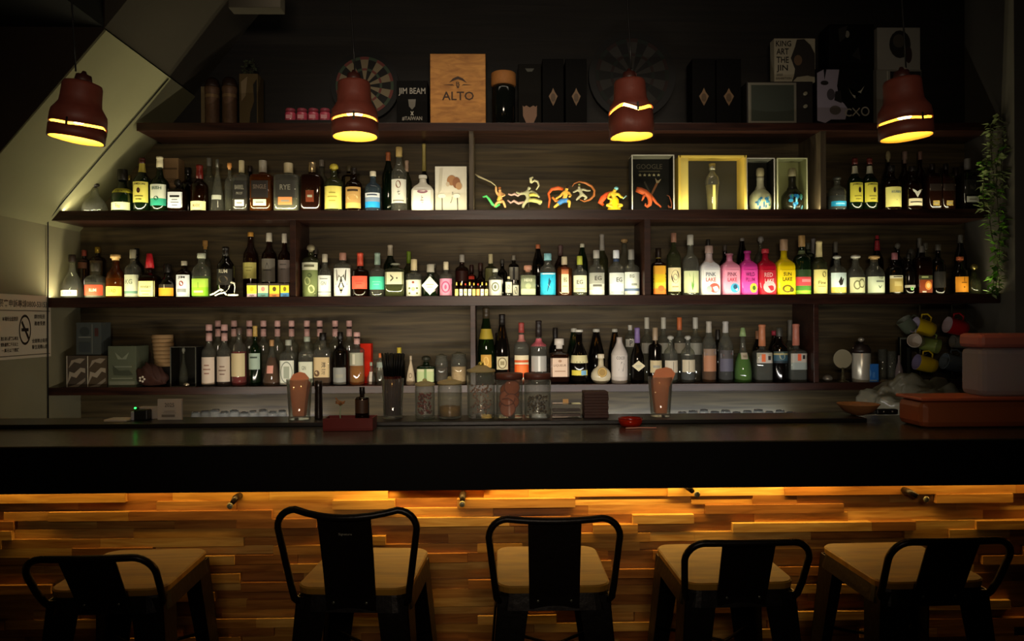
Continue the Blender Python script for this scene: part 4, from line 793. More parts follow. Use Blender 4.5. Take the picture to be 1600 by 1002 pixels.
# ================================================================== things on the topmost board
z1 = Z1+.0006
def tin(px, top, w_, text):
    x, _ = P(px, 193, 3.95); R = w_*3.95/F/2; H = PZ(px, top, 3.95)-Z1
    t = thing('whisky_tin', (x, 3.95, z1), text, 'tin', 'embossed tins on the topmost board')
    MB().loft([(0, R), (.004, R*1.02), (H*.06, R*1.02), (H*.07, R), (H*.72, R), (H*.74, R*1.05), (H*.80, R*1.05), (H*.82, R)], mat('#5a4230', .55, .3, noise=.5, nscale=45), seg=24).build('tin_body', t)
    MB().loft([(H*.82, R*.99), (H*.86, R*.99), (H*.95, R*.9), (H, R*.6)], mat('#2b1c14', .5, .3), seg=24).build('lid', t)
    MB().loft([(H*.60, R*1.015), (H*.66, R*1.015)], mat('#8a7050', .4, .6), seg=24, cap0=False, cap1=False).build('metal_band', t)
carton('slim_carton', 314, 321, 195, 135, 3.95, .10, '#6b5d44', 'thin upright beige carton left of the embossed tins', 'box', z=z1)
tin(332, 123, 22, 'embossed brown tin beside the thin beige carton'); tin(359, 122, 22, 'embossed brown tin between the other tin and the ornate box')
carton('ornate_box', 374, 403, 195, 115, 3.95, .10, '#55472f', 'ornate brown box with torn edged print right of the tins', 'box', z=z1, marks=[('p', [(.1, .1), (.9, .05), (.9, .9), (.5, .8), (.6, .5), (.2, .3)], '#15110d'), ('p', [(-.8, .85), (-.1, .95), (-.3, .6), (-.75, .5)], '#76654a')])
x, z = P(390, 97, 4.0)
wr = MB(); rw = random.Random(5)
for k in range(70):
    a = rw.uniform(0, 2*PI); r_ = .028+rw.uniform(-.012, .012); cx, cz = r_*math.cos(a), r_*math.sin(a); b = rw.uniform(0, 6.28)
    wr.add([(cx, rw.uniform(-.01, .01), cz), (cx+.014*math.cos(b), -.008, cz+.014*math.sin(b)), (cx+.009*math.cos(b+.8), .006, cz+.009*math.sin(b+.8))], [(0, 1, 2)], mat('#47503a', .7))
wr.tube([(.028*math.cos(2*PI*i/16), 0, .028*math.sin(2*PI*i/16)) for i in range(16)], .004, mat('#2c2a1c', .7), 6, True)
o = wr.build('dried_wreath'); o.location = (x, 4.0, PZ(390, 114, 3.97)+.042); tag(o, 'small dried leaf wreath standing on the ornate brown box', 'wreath')
for i, (px, t) in enumerate(((454, 'first of five pink candle jars, nearest the tins'), (472, 'second pink candle jar counted from the tins'), (490, 'middle one of the five pink candle jars'), (508, 'fourth pink candle jar, partly behind the pendant lamp'), (526, 'fifth pink candle jar, hidden behind the pendant lamp'))):
    x, _ = P(px, 190, 3.92); R = 8.6*3.92/F; b = thing('candle_jar', (x, 3.92, z1+.0255), t, 'jar', 'five pink candle jars in a row')
    MB().loft([(0, R*.85), (.005, R*.98), (.045, R*.98), (.052, R*.85)], mat('#b5455a', .4, coat=.4), seg=20).build('jar_body', b)
    MB().loft([(.052, R*.88), (.066, R*.92), (.072, R*.8)], mat('#8c3a48', .4), seg=20).build('lid', b)
    MB().box(-R*.55, R*.55, -R*1.0, -R*.8, .015, .035, mat('#c98a90', .5)).build('label', b)
xa = PX(443, 3.92, 190); xb = PX(540, 3.92, 190)
o = MB().box(xa, xb, 3.86, 3.99, z1, z1+.025, mat('#1b1512', .4), .002).build('wooden_riser'); tag(o, 'low dark riser board under the five pink candle jars', 'stand')
def dartboard(px, py, rpx, dim, text):
    Y = 4.09; x, z = P(px, py, Y); R = rpx*Y/F
    t = thing('dartboard', (x, Y, z), text, 'dartboard', None)
    def cyl(r0, r1, y0, y1, m_, n=40):
        mb = MB(); 
        for yy, rr in ((y1, r0), (y0, r0)):
            for k in range(n): mb.v.append((rr*math.cos(2*PI*k/n), yy, rr*math.sin(2*PI*k/n)))
        for k in range(n): mb.face((k, (k+1) % n, n+(k+1) % n, n+k), m_, True)
        mb.face(list(range(n, 2*n)), m_); return mb
    cyl(R*1.18, 0, 0, .035, mat('#0c0b0a', .6)).build('surround', t)
    c1, c2 = ('#83765c', '#141210') if not dim else ('#2c2a26', '#0e0d0c')  # dim board: lack of light is put into the darker colours
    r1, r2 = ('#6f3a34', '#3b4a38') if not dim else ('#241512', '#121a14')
    for kk, (ra, rb, A_, B_) in enumerate(((.12, .52, c1, c2), (.52, .60, r1, r2), (.60, .90, c1, c2), (.90, 1.0, r1, r2))):
        mb = MB()
        for k in range(20):
            a0 = 2*PI*(k-.5)/20; pts = []
            for q in range(4): a = a0+2*PI/20*q/3; pts.append((R*rb*math.cos(a), -.003, R*rb*math.sin(a)))
            for q in range(3, -1, -1): a = a0+2*PI/20*q/3; pts.append((R*ra*math.cos(a), -.003, R*ra*math.sin(a)))
            mb.add(pts, [tuple(range(8))], mat(A_ if k % 2 else B_, .7))
        mb.build('segment_ring', t)
    cyl(R*.12, 0, -.003, 0, mat('#5a2a22', .6), 16).build('bullseye', t)
dartboard(570, 134, 45, False, 'dartboard with cream and black wedges leaning behind the second pendant lamp')
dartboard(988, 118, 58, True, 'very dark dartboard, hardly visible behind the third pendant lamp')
carton('gift_box', 620, 668, 195, 126, 3.92, .11, '#0e0d0c', 'black gift box with white lettering left of the pale wooden box', 'box', z=z1, marks=[('t', 'JIM BEAM', 0, .76, 1.75, .17, '#9a9488'), ('p', [(-.25, .6), (.25, .6), (.2, .45), (0, .38), (-.2, .45)], '#6a665c'), ('t', '×', 0, .30, .2, .1, '#b8b2a4'), ('t', '#TAIWAN', 0, .19, 1.3, .09, '#9a9488')])
x0, _ = P(672.5, 192, 3.90); x1_, _ = P(759, 192, 3.90); zt = PZ(716, 84, 3.90)
t = thing('wooden_box', ((x0+x1_)/2, 3.90, z1), 'pale wooden wine box printed ALTO on the topmost board', 'box')
hw = (x1_-x0)/2; Hh = zt-z1
MB().box(-hw, hw, 0, .10, 0, Hh, wood('#9c6428', '#c98c40', .55, (12, 12, 40), .05), .002).build('box_body', t)
mb = MB(); c = '#3a230f'
marks_on(mb, [('t', 'ALTO', 0, .42, 1.15, .12, c), ('p', [(-.32, .60), (-.18, .66), (0, .69), (.18, .66), (.32, .60), (.16, .63), (0, .65), (-.16, .63)], c), ('t', 'B', 0, .585, .14, .06, '#4a3018'), ('p', [(-.55, .57), (-.2, .58), (-.12, .56), (-.2, .565)], c), ('p', [(.55, .57), (.2, .58), (.12, .56), (.2, .565)], c), ('p', [(-.06, .55), (.06, .55), (0, .52)], c)], hw, 0, Hh, lambda u, v: 0)
mb.build('print', t)
x, _ = P(787, 193, 3.95); R = 18*3.95/F; H = PZ(787, 115, 3.95)-z1; Hc = PZ(787, 134, 3.95)-z1
t = thing('cork_jar', (x, 3.95, z1), 'tall dark glass jar closed with a wide orange cork lid', 'jar')
MB().loft([(0, R*.9), (.005, R), (Hc*.9, R), (Hc, R*.9)], mat('#0d0f0d', .08), seg=24).build('glass_body', t)
MB().loft([(Hc*.98, R*.9), (Hc+.001, R*1.08), (H-.004, R*1.08), (H, R)], mat('#9a6430', .7, noise=.2, nscale=60), seg=24).build('cork_lid', t)
carton('emblem_box', 810, 846, 193, 100, 3.95, .12, '#14120f', 'dark carton with a tan shield emblem low on its front', 'box', z=z1, marks=[('p', [(-.62, .36), (-.5, .34), (-.3, .36), (0, .33), (.3, .36), (.5, .34), (.62, .36), (.6, .2), (.3, .08), (0, .03), (-.3, .08), (-.6, .2)], '#7a5a44'), ('p', [(-.4, .93), (.4, .93), (.2, .88), (-.2, .88)], '#3a3a30')])
for a, b, t in ((848, 881, 'black crest carton right beside the shield emblem carton'), (884, 917, 'black crest carton left of the dark dartboard'), (1082, 1118, 'black crest carton right of the dark dartboard'), (1120, 1158, 'black crest carton beside the old television')):
    carton('crest_carton', a, b, 193, 92, 3.93, .12, '#080706', t, 'box', 'black crest cartons', z=z1, marks=[('p', [(0, .58), (.16, .52), (.42, .46), (.2, .38), (0, .32), (-.2, .38), (-.42, .46), (-.16, .52)], '#6b5238'), ('d', 0, .44, .22, .06, '#4a3824')])
# old television
xa, _ = P(1167, 193, 3.90); xb, _ = P(1271, 193, 3.90); H = PZ(1220, 127, 3.90)-z1; hw = (xb-xa)/2
tv = thing('television', ((xa+xb)/2, 3.90, z1), 'old small television with silver screen frame and two knobs', 'television')
MB().box(-hw, hw, 0, .16, .004, H, mat('#191512', .5), .006).build('cabinet', tv)
fr = MB(); sx0, sx1 = -hw+.006, hw-.092
fr.box(sx0, sx1, -.008, 0, .012, H-.008, mat('#8b8676', .35, .5), .004); fr.build('screen_frame', tv)
scr = MB(); n = 10; vs = []
for i in range(n+1):
    for j in range(n+1):
        u = -1+2*i/n; v = -1+2*j/n
        vs.append(((sx0+sx1)/2+u*(sx1-sx0-.03)/2, -.0085-.010*(1-u*u)*(1-v*v), (H+.004)/2+v*(H-.05)/2))
scr.add(vs, [(i*(n+1)+j, (i+1)*(n+1)+j, (i+1)*(n+1)+j+1, i*(n+1)+j+1) for i in range(n) for j in range(n)], mat('#3c4038', .15), True); scr.build('screen', tv)
for kz in (H*.72, H*.44):
    k = MB(); k.add([(.0, 0, 0)], [], TERRA); k = MB()
    for q, (yy, rr) in enumerate(((0, .010), (-.012, .009))):
        for a in range(16): k.v.append((rr*math.cos(2*PI*a/16), yy, rr*math.sin(2*PI*a/16)))
    for a in range(16): k.face((a, (a+1) % 16, 16+(a+1) % 16, 16+a), mat('#a39c84', .35, .6), True)
    k.face(range(16, 32), mat('#a39c84', .35, .6)); k.build('knob', tv, (hw-.045, 0, kz))
tvz = z1+H+.0005
CREAM = '#b8b09a'
x0, _ = P(1210, 124, 3.92)
carton('art_box', 1210, 1274, 124, 60, 3.92, .06, '#14110f', 'white faced box lettered KING OF ART on top of the television', 'box', z=tvz, side=mat('#8f8772', .6), marks=[
 ('t', 'KING', -.55, .88, .75, .13, '#1a1714'), ('t', 'OF', .25, .88, .35, .13, '#1a1714'), ('t', 'ART', -.6, .70, .6, .14, '#1a1714'), ('t', 'THE', -.6, .51, .6, .14, '#1a1714'), ('t', 'JIN', -.62, .31, .55, .17, '#1a1714'), ('t', '2020', -.75, .17, .3, .05, '#3a342c'), ('t', 'EXHIBITION', -.55, .09, .75, .05, '#3a342c'),
 ('p', [(-.2, .55), (0, .8), (.1, .97), (.45, .98), (.75, .85), (.97, .65), (.97, .12), (.6, .15), (.1, .12), (-.1, .02), (-.15, .02), (-.05, .15), (.0, .3)], '#241f1a'), ('d', .15, .5, .2, .12, '#5c4632')])
carton('picture_carton', 1276, 1365, 193, 107, 3.90, .14, '#0b0a09', 'wide black carton with a pale torn collage and big letters', 'box', z=z1, marks=[
 ('p', [(-.98, .1), (-.98, .92), (-.75, .98), (-.72, .8), (-.65, .98), (-.2, .98), (-.28, .7), (-.2, .45), (-.05, .4), (.1, .3), (0, .12), (-.5, .12), (-.7, .06)], '#7f7680'), ('d', -.72, .75, .14, .04, '#1c1714'), ('d', -.5, .55, .14, .1, '#3a3438'), ('p', [(-.35, .6), (-.15, .62), (-.12, .4), (-.38, .45)], '#14110f'), ('d', -.35, .28, .2, .08, '#4a423c'),
 ('p', [(.1, .68), (.25, .55), (.35, .53), (.55, .57), (.68, .7), (.55, .62), (.36, .58), (.36, .48), (.3, .5), (.2, .58)], '#8c8672'), ('t', 'C', .1, .24, .25, .14, '#8a8372'), ('t', '✕', .38, .25, .28, .15, '#8a8372'), ('o', .70, .26, .15, .08, .3, '#8a8372'), ('r', 0, .03, 1.5, .03, '#55503f')])
zc1 = PZ(1320, 107, 3.90)+.0006
carton('black_carton', 1296, 1366, 107, 38, 3.92, .12, '#0c0b0a', 'black carton with a faint pale spot stacked on the collage carton', 'box', z=zc1, marks=[('d', -.2, .78, .1, .08, '#6a665a'), ('p', [(-.6, .9), (-.2, .97), (-.3, .7), (-.55, .6)], '#221f1b'), ('p', [(0, .3), (.3, .5), (.4, .2)], '#1b1815')])
carton('white_carton', 1370, 1440, 193, 109, 3.93, .13, '#1c1815', 'pale carton with black and white print, bottom of the right stack', 'box', z=z1, side=mat('#6f6a5e', .7), marks=[('p', [(-.4, .97), (.97, .97), (.97, .05), (-.2, .05), (-.35, .4)], '#1b1815'), ('d', .4, .6, .35, .2, '#4c463c'), ('r', -.52, .5, .05, .95, '#9a9280')])
zc2 = PZ(1405, 109, 3.93)+.0006
carton('print_carton', 1371, 1438, 109, 43, 3.93, .12, '#1c1815', 'pale carton with a dark round picture on top of the right stack', 'box', z=zc2, side=mat('#7b766a', .7), marks=[('d', .05, .6, .5, .33, '#1f1b17'), ('d', .0, .68, .28, .16, '#403a30'), ('d', .45, .35, .16, .2, '#2b1a16')])

# ================================================================== upper bottle shelf: cartons, cases, figures
z2 = Z2+.0006
x0, _ = P(252, 328, 4.05)
carton('whisky_carton', 254, 279, 328, 247, 4.05, .08, '#9b7e5c', 'beige carton with faint lettering behind the bottles near the stair', 'box', z=z2, marks=[('t', 'WOODFORD', 0, .62, 1.4, .08, '#5c4630'), ('r', 0, .82, 1.7, .03, '#6a5238'), ('r', 0, .5, 1.2, .03, '#6a5238'), ('d', 0, .3, .4, .1, '#84684a')])
carton('picture_box', 680, 729.5, 328, 260, 3.93, .10, '#d8d3c2', 'tall cream carton with a brown flower picture and two white spoons', 'box', z=z2, marks=[
 ('d', .05, .70, .3, .11, '#a5764c'), ('d', .35, .65, .25, .12, '#8c5c3a'), ('d', .5, .58, .2, .08, '#b58c62'), ('d', -.2, .62, .12, .05, '#c4b49a'), ('p', [(-.7, .95), (-.5, .95), (-.6, .5), (-.8, .4)], '#c2bca8'),
 ('d', -.58, .37, .25, .05, '#f6f2e4'), ('p', [(-.58, .33), (-.54, .33), (-.53, 0), (-.58, 0)], '#2a2622'), ('d', .36, .37, .22, .05, '#f6f2e4'), ('p', [(.38, .33), (.43, .33), (.45, 0), (.40, 0)], '#2a2622'), ('t', 'ノ', .02, .28, .14, .14, '#4a443c'), ('t', 'ス', .1, .42, .1, .06, '#4a443c')])
def frame_box(px0, px1, top, bot, Y, depth, z, text, name, outer, inner, lidc=None, bar_=.0022, pane=True):
    "open fronted display case: frame bars, back and floor, clear pane"
    xa = P(px0, bot, Y)[0]; xb = P(px1, bot, Y)[0]; H = PZ((px0+px1)/2, top, Y)-z; hw = (xb-xa)/2
    t = thing(name, ((xa+xb)/2, Y, z), text, 'display case')
    om = mat(outer, .4); im = mat(inner, .6)
    MB().box(-hw, hw, depth-.003, depth, 0, H, im).build('back_panel', t)
    MB().box(-hw, hw, 0, depth-.003, 0, .002, im).build('floor_panel', t)
    MB().box(-hw, hw, 0, depth-.003, H-.002, H, mat(lidc or outer, .35)).build('top_panel', t)
    for s_ in (-1, 1): MB().box(s_*hw-(bar_ if s_ > 0 else 0), s_*hw+(bar_ if s_ < 0 else 0), 0, depth-.003, .002, H-.002, im if pane is not None else om).build('side_panel', t)
    f = MB()
    for s_ in (-1, 1): f.box(s_*hw-bar_*1.2, s_*hw+bar_*1.2, -.003, .001, 0, H, om)
    f.box(-hw, hw, -.003, .001, H-bar_*2, H, om); f.box(-hw, hw, -.003, .001, 0, bar_*1.3, om)
    f.build('frame', t)
    if pane: MB().box(-hw+bar_, hw-bar_, -.001, 0, bar_, H-bar_*2, glass('#fbfbf8', '#e0e4e0')).build('glass_pane', t)
    return t, hw, H
# black award case
t, hw, H = frame_box(988, 1053, 242, 326, 3.90, .10, z2, 'black display case with five stars, silver lid and crossed sticks print', 'award_case', '#c8c5b4', '#0d0c0a', '#b8b4a0')
mb = MB(); marks_on(mb, [('t', 'GOOGLE', 0, .86, 1.35, .09, '#5c564c'), ('r', 0, .775, 1.1, .02, '#55503f')] + [('t', '★', -.48+.24*i, .71, .19, .055, '#cfc8a0') for i in range(5)] +
  [('p', [(.42, .62), (.52, .60), (.15, .35), (.05, .36)], '#8c5a3a'), ('p', [(-.3, .58), (-.22, .60), (.12, .35), (.06, .33)], '#4a463e'), ('p', [(.3, .66), (.42, .60), (.62, .64), (.5, .57), (.36, .56)], '#b8a88a')], hw*.95, 0, H, lambda u, v: .096)
mb.build('star_print', t)
# orange tentacle sculpture in the case
SK = mat('#e0693a', .4)
x, _ = P(1008, 326, 3.94)
mb = MB(); pts = [PZ]  # curve through photo points
def pxpath(L, Y, o): return [(P(a, b, Y)[0]-o[0], (Y+(c if len(r) else 0))-o[1], P(a, b, Y)[1]-o[2]) for a, b, c, *r in [(q + (0,))[:4] for q in L]]
def path3(L, Y, o):
    r = []
    for q in L:
        X_, Z_ = P(q[0], q[1], Y+(q[2] if len(q) > 2 else 0)); r.append((X_-o[0], Y+(q[2] if len(q) > 2 else 0)-o[1], Z_-o[2]))
    return r
org = (x, 3.94, z2+.0025)
mb.tube(path3([(994, 296), (1001, 298), (1008, 301), (1014, 306), (1016, 313), (1015, 320), (1011, 323), (1008, 321), (1009, 318)], 3.94, org), [.014, .017, .017, .015, .013, .011, .008, .006, .004], SK, 12)
mb.tube(path3([(1008, 302), (1005, 309), (1003, 314)], 3.935, org), [.009, .006, .003], SK, 10)
mb.tube(path3([(1014, 304), (1021, 311), (1025, 317), (1030, 321), (1033, 324)], 3.945, org), [.010, .008, .007, .0055, .004], SK, 10)
o = mb.build('tentacle_sculpture'); o.location = org; tag(o, 'orange curved tentacle sculpture inside the black star case', 'sculpture')
mb = MB(); org = (P(1048, 326, 3.93)[0], 3.93, z2+.0025)
mb.tube(path3([(1044, 321), (1045, 324), (1049, 324.5), (1050, 320), (1046, 307), (1042, 305)], 3.93, org), [.004, .005, .005, .004, .003, .002], mat('#8a4a30', .5), 10)
o = mb.build('curled_horn'); o.location = org; tag(o, 'small brown curled horn at the right corner of the star case', 'sculpture')
# gold box with a steel shaker
t, hw, H = frame_box(1062, 1165, 243, 326, 3.90, .13, z2, 'large open gold box with dark grey inside', 'gold_box', '#e0c45a', '#34332a', '#d0b450', .0052, None)
mb = MB(); mb.box(-hw+.004, -hw+.050, .012, .016, .006, H-.006, mat('#d6c468', .4)); mb.build('inner_flap', t)
x, _ = P(1113, 325, 3.96); R = 10*3.96/F; H = PZ(1113, 256, 3.96)-z2-.003
t = thing('liquor_bottle', (x, 3.96, z2+.0028), 'slender clear bottle with rounded top standing inside the open gold box', 'bottle', 'boxed display bottles')
MB().loft([(0, R*.78), (.003, R*.8), (H*.35, R*.92), (H*.62, R*1.12), (H*.72, R*1.02), (H*.79, R*.6), (H*.82, R*.42), (H*.88, R*.4)], GLASS['clr'], seg=24).build('glass_body', t)
MB().loft([(.004, R*.7), (H*.33, R*.82), (H*.56, R*1.0)], liquid('#c8bb5a'), seg=24).build('liquid', t)
MB().loft([(H*.87, R*.5), (H, R*.5)], mat('#8a8876', .3, .7), seg=20).build('cap', t)
mb = MB(); patch(mb, R*.22, H*.06, H*.55, lambda u, q: -R*1.03, '#e8dc7a', 2); mb.build('label', t)
# clear case and cream box with floral porcelain bottles
frame_box(1167, 1210, 247, 325, 3.90, .11, z2, 'clear sided narrow display case with thin white edges', 'clear_case', '#c9c6bc', '#15140f', '#a8a494', .0018)
t, hw, H = frame_box(1215, 1261, 247, 325, 3.90, .11, z2, 'open cream narrow box at the right end of the middle bay', 'cream_box', '#cdd0a4', '#a5a878', '#b0b08c', .0022)
for px, body, neck, text in ((1188, '#dfe0b8', '#cfc9ae', 'cream porcelain bottle with blue floral belly in the clear sided case'), (1238, '#26241c', '#25221b', 'dark necked porcelain bottle with bright blue flowers in the cream box')):
    Y = 3.96; x, _ = P(px, 325, Y); R = 17.5*Y/F; H = PZ(px, 263, Y)-z2-.003
    t = thing('porcelain_bottle', (x, Y, z2+.0028), text, 'bottle', 'boxed display bottles')
    m_ = mat(body, .2, coat=.4); pr_ = [(0, R*.6), (.004, R*.75), (H*.10, R*.94), (H*.25, R), (H*.38, R*.94), (H*.46, R*.72), (H*.52, R*.45), (H*.58, R*.3), (H*.70, R*.27), (H*.76, R*.24), (H*.84, R*.26)]
    MB().loft(pr_, m_, seg=24).build('porcelain_body', t)
    MB().loft([(H*.50, R*.52), (H*.60, R*.33), (H*.72, R*.3), (H*.74, R*.33), (H*.80, R*.33)], mat(neck, .3), seg=20).build('neck_sleeve', t)
    MB().loft([(H*.80, R*.30), (H*.86, R*.36), (H*.97, R*.34), (H, R*.25)], mat('#cbbf98' if px < 1200 else '#a89f80', .4), seg=20).build('cap', t)
    def fy(u, zz):
        r_ = interp([(a[0]/H, a[1]/R, 2) for a in pr_], max(0, min(1, zz/H)))[0]*R; return -math.sqrt(max(1e-9, r_*r_-u*u))
    mb = MB(); rf = random.Random(px); mk = []
    for _ in range(16):
        c = rf.choice(('#2f9fe0', '#1d6fb8', '#7cc8e8', '#3f8f70') if px > 1200 else ('#3f93c8', '#5c8f7a', '#7fb8d8', '#2f6a9c'))
        mk.append(('d', rf.uniform(-.75, .75), rf.uniform(.1, .9), rf.uniform(.08, .22), rf.uniform(.08, .18), c))
    marks_on(mb, mk, R*.8, H*.05, H*(.40 if px > 1200 else .34), fy, .0012); mb.build('flower_print', t)

# ---- posed figures (generic toy fighters)
def skin(name, verts, edges, radii, m_, parent, lvl=2):
    me = bpy.data.meshes.new(name); me.from_pydata(verts, edges, []); o = bpy.data.objects.new(name, me); COL.objects.link(o)
    md = o.modifiers.new('s', 'SKIN'); sv = me.skin_vertices[0].data
    for i, r_ in enumerate(radii): sv[i].radius = (r_, r_)
    sv[0].use_root = True
    md.branch_smoothing = .5
    s2 = o.modifiers.new('u', 'SUBSURF'); s2.levels = lvl; s2.render_levels = lvl
    bpy.context.view_layer.update()
    nm = bpy.data.meshes.new_from_object(o.evaluated_get(bpy.context.evaluated_depsgraph_get()))
    for mo in list(o.modifiers): o.modifiers.remove(mo)
    o.data = nm; nm.materials.clear(); nm.materials.append(m_); nm.polygons.foreach_set('use_smooth', [True]*len(nm.polygons))
    o.parent = parent; return o
FY = 3.95
def fig(px, text):
    x, _ = P(px, 327, FY); return thing('toy_figure', (x, FY, z2), text, 'figurine', 'posed toy figures on the upper bottle shelf'), (x, FY, z2)
def humanoid(t, org, J, r, skinm, legs=None):
    "J: pixel joints: pelvis chest neck head, shoulders, elbows, hands, hips, knees, feet"
    names_ = ['pel', 'che', 'nec', 'hea', 'ls', 'le', 'lh', 'rs', 're', 'rh', 'lhp', 'lk', 'lf', 'rhp', 'rk', 'rf']
    v = path3([J[n] for n in names_], FY, org)
    e = [(0, 1), (1, 2), (2, 3), (1, 4), (4, 5), (5, 6), (1, 7), (7, 8), (8, 9), (0, 10), (10, 11), (11, 12), (0, 13), (13, 14), (14, 15)]
    rad = [2.3, 2.6, 1.2, 2.5, 1.5, 1.2, 1.0, 1.5, 1.2, 1.0, 1.9, 1.6, 1.2, 1.9, 1.6, 1.2]
    v = [(a, b, max(c, r*.8)) for a, b, c in v]
    return skin('body', v, e, [q*r*1.22 for q in rad], skinm, t)
FL = mat('#dba66a', .5)
# 1 crouching swordsman with green tail
t, org = fig(783, 'crouching toy figure holding a long pale blade up left, green tail behind')
humanoid(t, org, dict(pel=(783, 314), che=(781, 304), nec=(781, 299), hea=(781, 295.5), ls=(777, 303), le=(775, 298, -.01), lh=(775, 291, -.012), rs=(785, 303), re=(789, 305, -.012), rh=(784, 307, -.02), lhp=(780, 316), lk=(786, 314, -.015), lf=(790, 325, -.012), rhp=(785, 316), rk=(777, 316, -.005), rf=(772, 324, .005)), .0042, FL)
mb = MB(); mb.tube(path3([(779, 314), (781, 307), (783, 303)], FY, org), [.011, .010, .008], mat('#c9a445', .5), 12); mb.build('tunic', t)
MB().ball(path3([(780.5, 294)], FY+.002, org)[0], .0085, mat('#a3622c', .6), (1, 1, .9)).build('hair', t)
mb = MB(); L = path3([(775, 291, -.012), (768, 285, -.012), (757, 280, -.012), (748, 276, -.012), (742, 272, -.012)], FY, org); mb.tube(L, [.002, .0035, .0045, .0055, .002], mat('#b8ae86', .35, .2), 6); mb.build('blade', t)
mb = MB(); mb.tube(path3([(781, 319), (775, 323), (769, 319), (764, 311), (760, 306.5), (754, 308)], FY+.004, org), [.006, .008, .0075, .007, .006, .004], mat('#5fe07a', .35), 12); mb.build('green_tail', t)
# 2 grey coiled beast rider
t, org = fig(826, 'pale grey toy figure with raised curled trunk and long pink sleeves streaming left')
GR = mat('#a8a884', .5); PKM = mat('#c9a49a', .5)
humanoid(t, org, dict(pel=(826, 312), che=(823, 302), nec=(826, 296), hea=(828, 292), ls=(818, 302), le=(812, 303), lh=(806, 300), rs=(830, 299), re=(838, 303, -.01), rh=(843, 309, -.01), lhp=(822, 315), lk=(818, 320), lf=(817, 325.5), rhp=(830, 314), rk=(840, 315, -.01), rf=(845, 320, -.01)), .0045, GR)
mb = MB(); mb.tube(path3([(816, 301), (809, 306), (804, 303), (799, 305), (794, 303)], FY, org), [.006, .006, .007, .005, .004], PKM, 10); mb.tube(path3([(818, 316), (810, 318), (803, 314), (798, 317), (793, 313)], FY, org), [.006, .007, .007, .005, .004], PKM, 10); mb.build('pink_sleeve', t)
mb = MB(); mb.tube(path3([(838, 297), (842, 290), (840, 284), (835, 282), (830, 286)], FY, org), [.004, .005, .006, .006, .004], mat('#c2bd92', .5), 10); mb.tube(path3([(830, 286), (829, 279), (833, 277)], FY, org), [.006, .008, .005], mat('#c2bd92', .5), 10); mb.build('curled_trunk', t)
mb = MB(); mb.tube(path3([(826, 313, -.01), (834, 313, -.012), (842, 315, -.012), (847, 316, -.012)], FY, org), [.009, .012, .011, .008], mat('#b5b46c', .5), 12); mb.tube(path3([(827, 305, -.006), (834, 304, -.01), (840, 306, -.01)], FY, org), [.008, .010, .007], mat('#c9bd5a', .5), 12); mb.build('robe_fold', t)
mb = MB(); c = path3([(826, 324)], FY, org)[0]; mb.loft([(0, .02), (.004, .019), (.005, .012)], mat('#3a382c', .5), (c[0], 0, 0), 20); mb.tube(path3([(826, 325), (826, 313)], FY, org), .0025, mat('#3a382c', .5), 8); mb.build('stand', t)
# 3 kneeling fighter in blue shorts with orange arc
t, org = fig(880, 'kneeling toy figure in blue shorts with an orange arc sweeping behind')
humanoid(t, org, dict(pel=(882, 312), che=(884, 302), nec=(885, 297), hea=(886, 294), ls=(880, 301), le=(875, 307), lh=(868, 311), rs=(889, 301), re=(892, 306, -.01), rh=(889, 308, -.018), lhp=(878, 315), lk=(872, 319, -.008), lf=(865, 325, -.004), rhp=(886, 314), rk=(890, 315, -.015), rf=(889, 325, -.012)), .0045, mat('#e8b24a', .5))
mb = MB(); L = path3([(883, 313), (877, 315, -.004), (872, 319, -.006)], FY, org); mb.tube(L, [.014, .014, .011], mat('#3f7fc4', .5), 12); mb.tube(path3([(883, 313), (887, 314, -.006)], FY, org), [.014, .0125], mat('#3f7fc4', .5), 12); mb.build('shorts', t)
MB().ball(path3([(887, 292.5)], FY+.004, org)[0], .0085, mat('#2a1810', .6)).build('hair', t)
mb = MB(); mb.tube(path3([(857, 325), (859, 312), (857, 303), (862, 296), (872, 294), (880, 296)], FY+.012, org), [.005, .006, .007, .009, .011, .008], mat('#e0622a', .4), 12); mb.tube(path3([(880, 314), (868, 314), (863, 308)], FY+.01, org), [.004, .008, .006], mat('#e08a3a', .4), 10); mb.build('orange_arc', t)
# 4 small leaping figure in a brown ring
t, org = fig(909, 'small leaping toy figure in grey robe inside a brown ring')
humanoid(t, org, dict(pel=(910, 304), che=(906, 298), nec=(905, 294), hea=(904.5, 291), ls=(903, 297), le=(899, 299), lh=(895, 301), rs=(911, 296), re=(917, 298), rh=(923, 298), lhp=(907, 306), lk=(903, 310), lf=(900, 313), rhp=(913, 306), rk=(917, 309), rf=(912, 312)), .0036, mat('#a8a488', .5))
mb = MB(); mb.tube(path3([(908, 305), (906, 297)], FY, org), [.0085, .006], mat('#7d8268', .5), 12); mb.build('robe', t)
MB().ball(path3([(905, 288.5)], FY+.003, org)[0], .0065, mat('#8a8c4a', .6), (1, 1, .7)).build('hair', t)
mb = MB(); mb.tube(path3([(907+22*math.cos(a), 300+14*math.sin(a)) for a in [2.3+.42*i for i in range(-6, 7)]][::-1] if False else [(894, 292), (897, 287), (905, 284), (915, 286), (924, 291), (929, 298), (928, 306), (922, 312), (913, 315), (906, 312)], FY+.010, org), [.002, .003, .004, .006, .007, .006, .007, .006, .004, .003], mat('#b06a34', .45), 10); mb.build('brown_ring', t)
mb = MB(); mb.loft([(0, .024), (.004, .023), (.005, .01)], mat('#3a2c1c', .5), seg=20); mb.tube([(0, .006, .004), (0, .012, .04)], .003, mat('#3a2c1c', .5), 8); mb.build('stand', t)
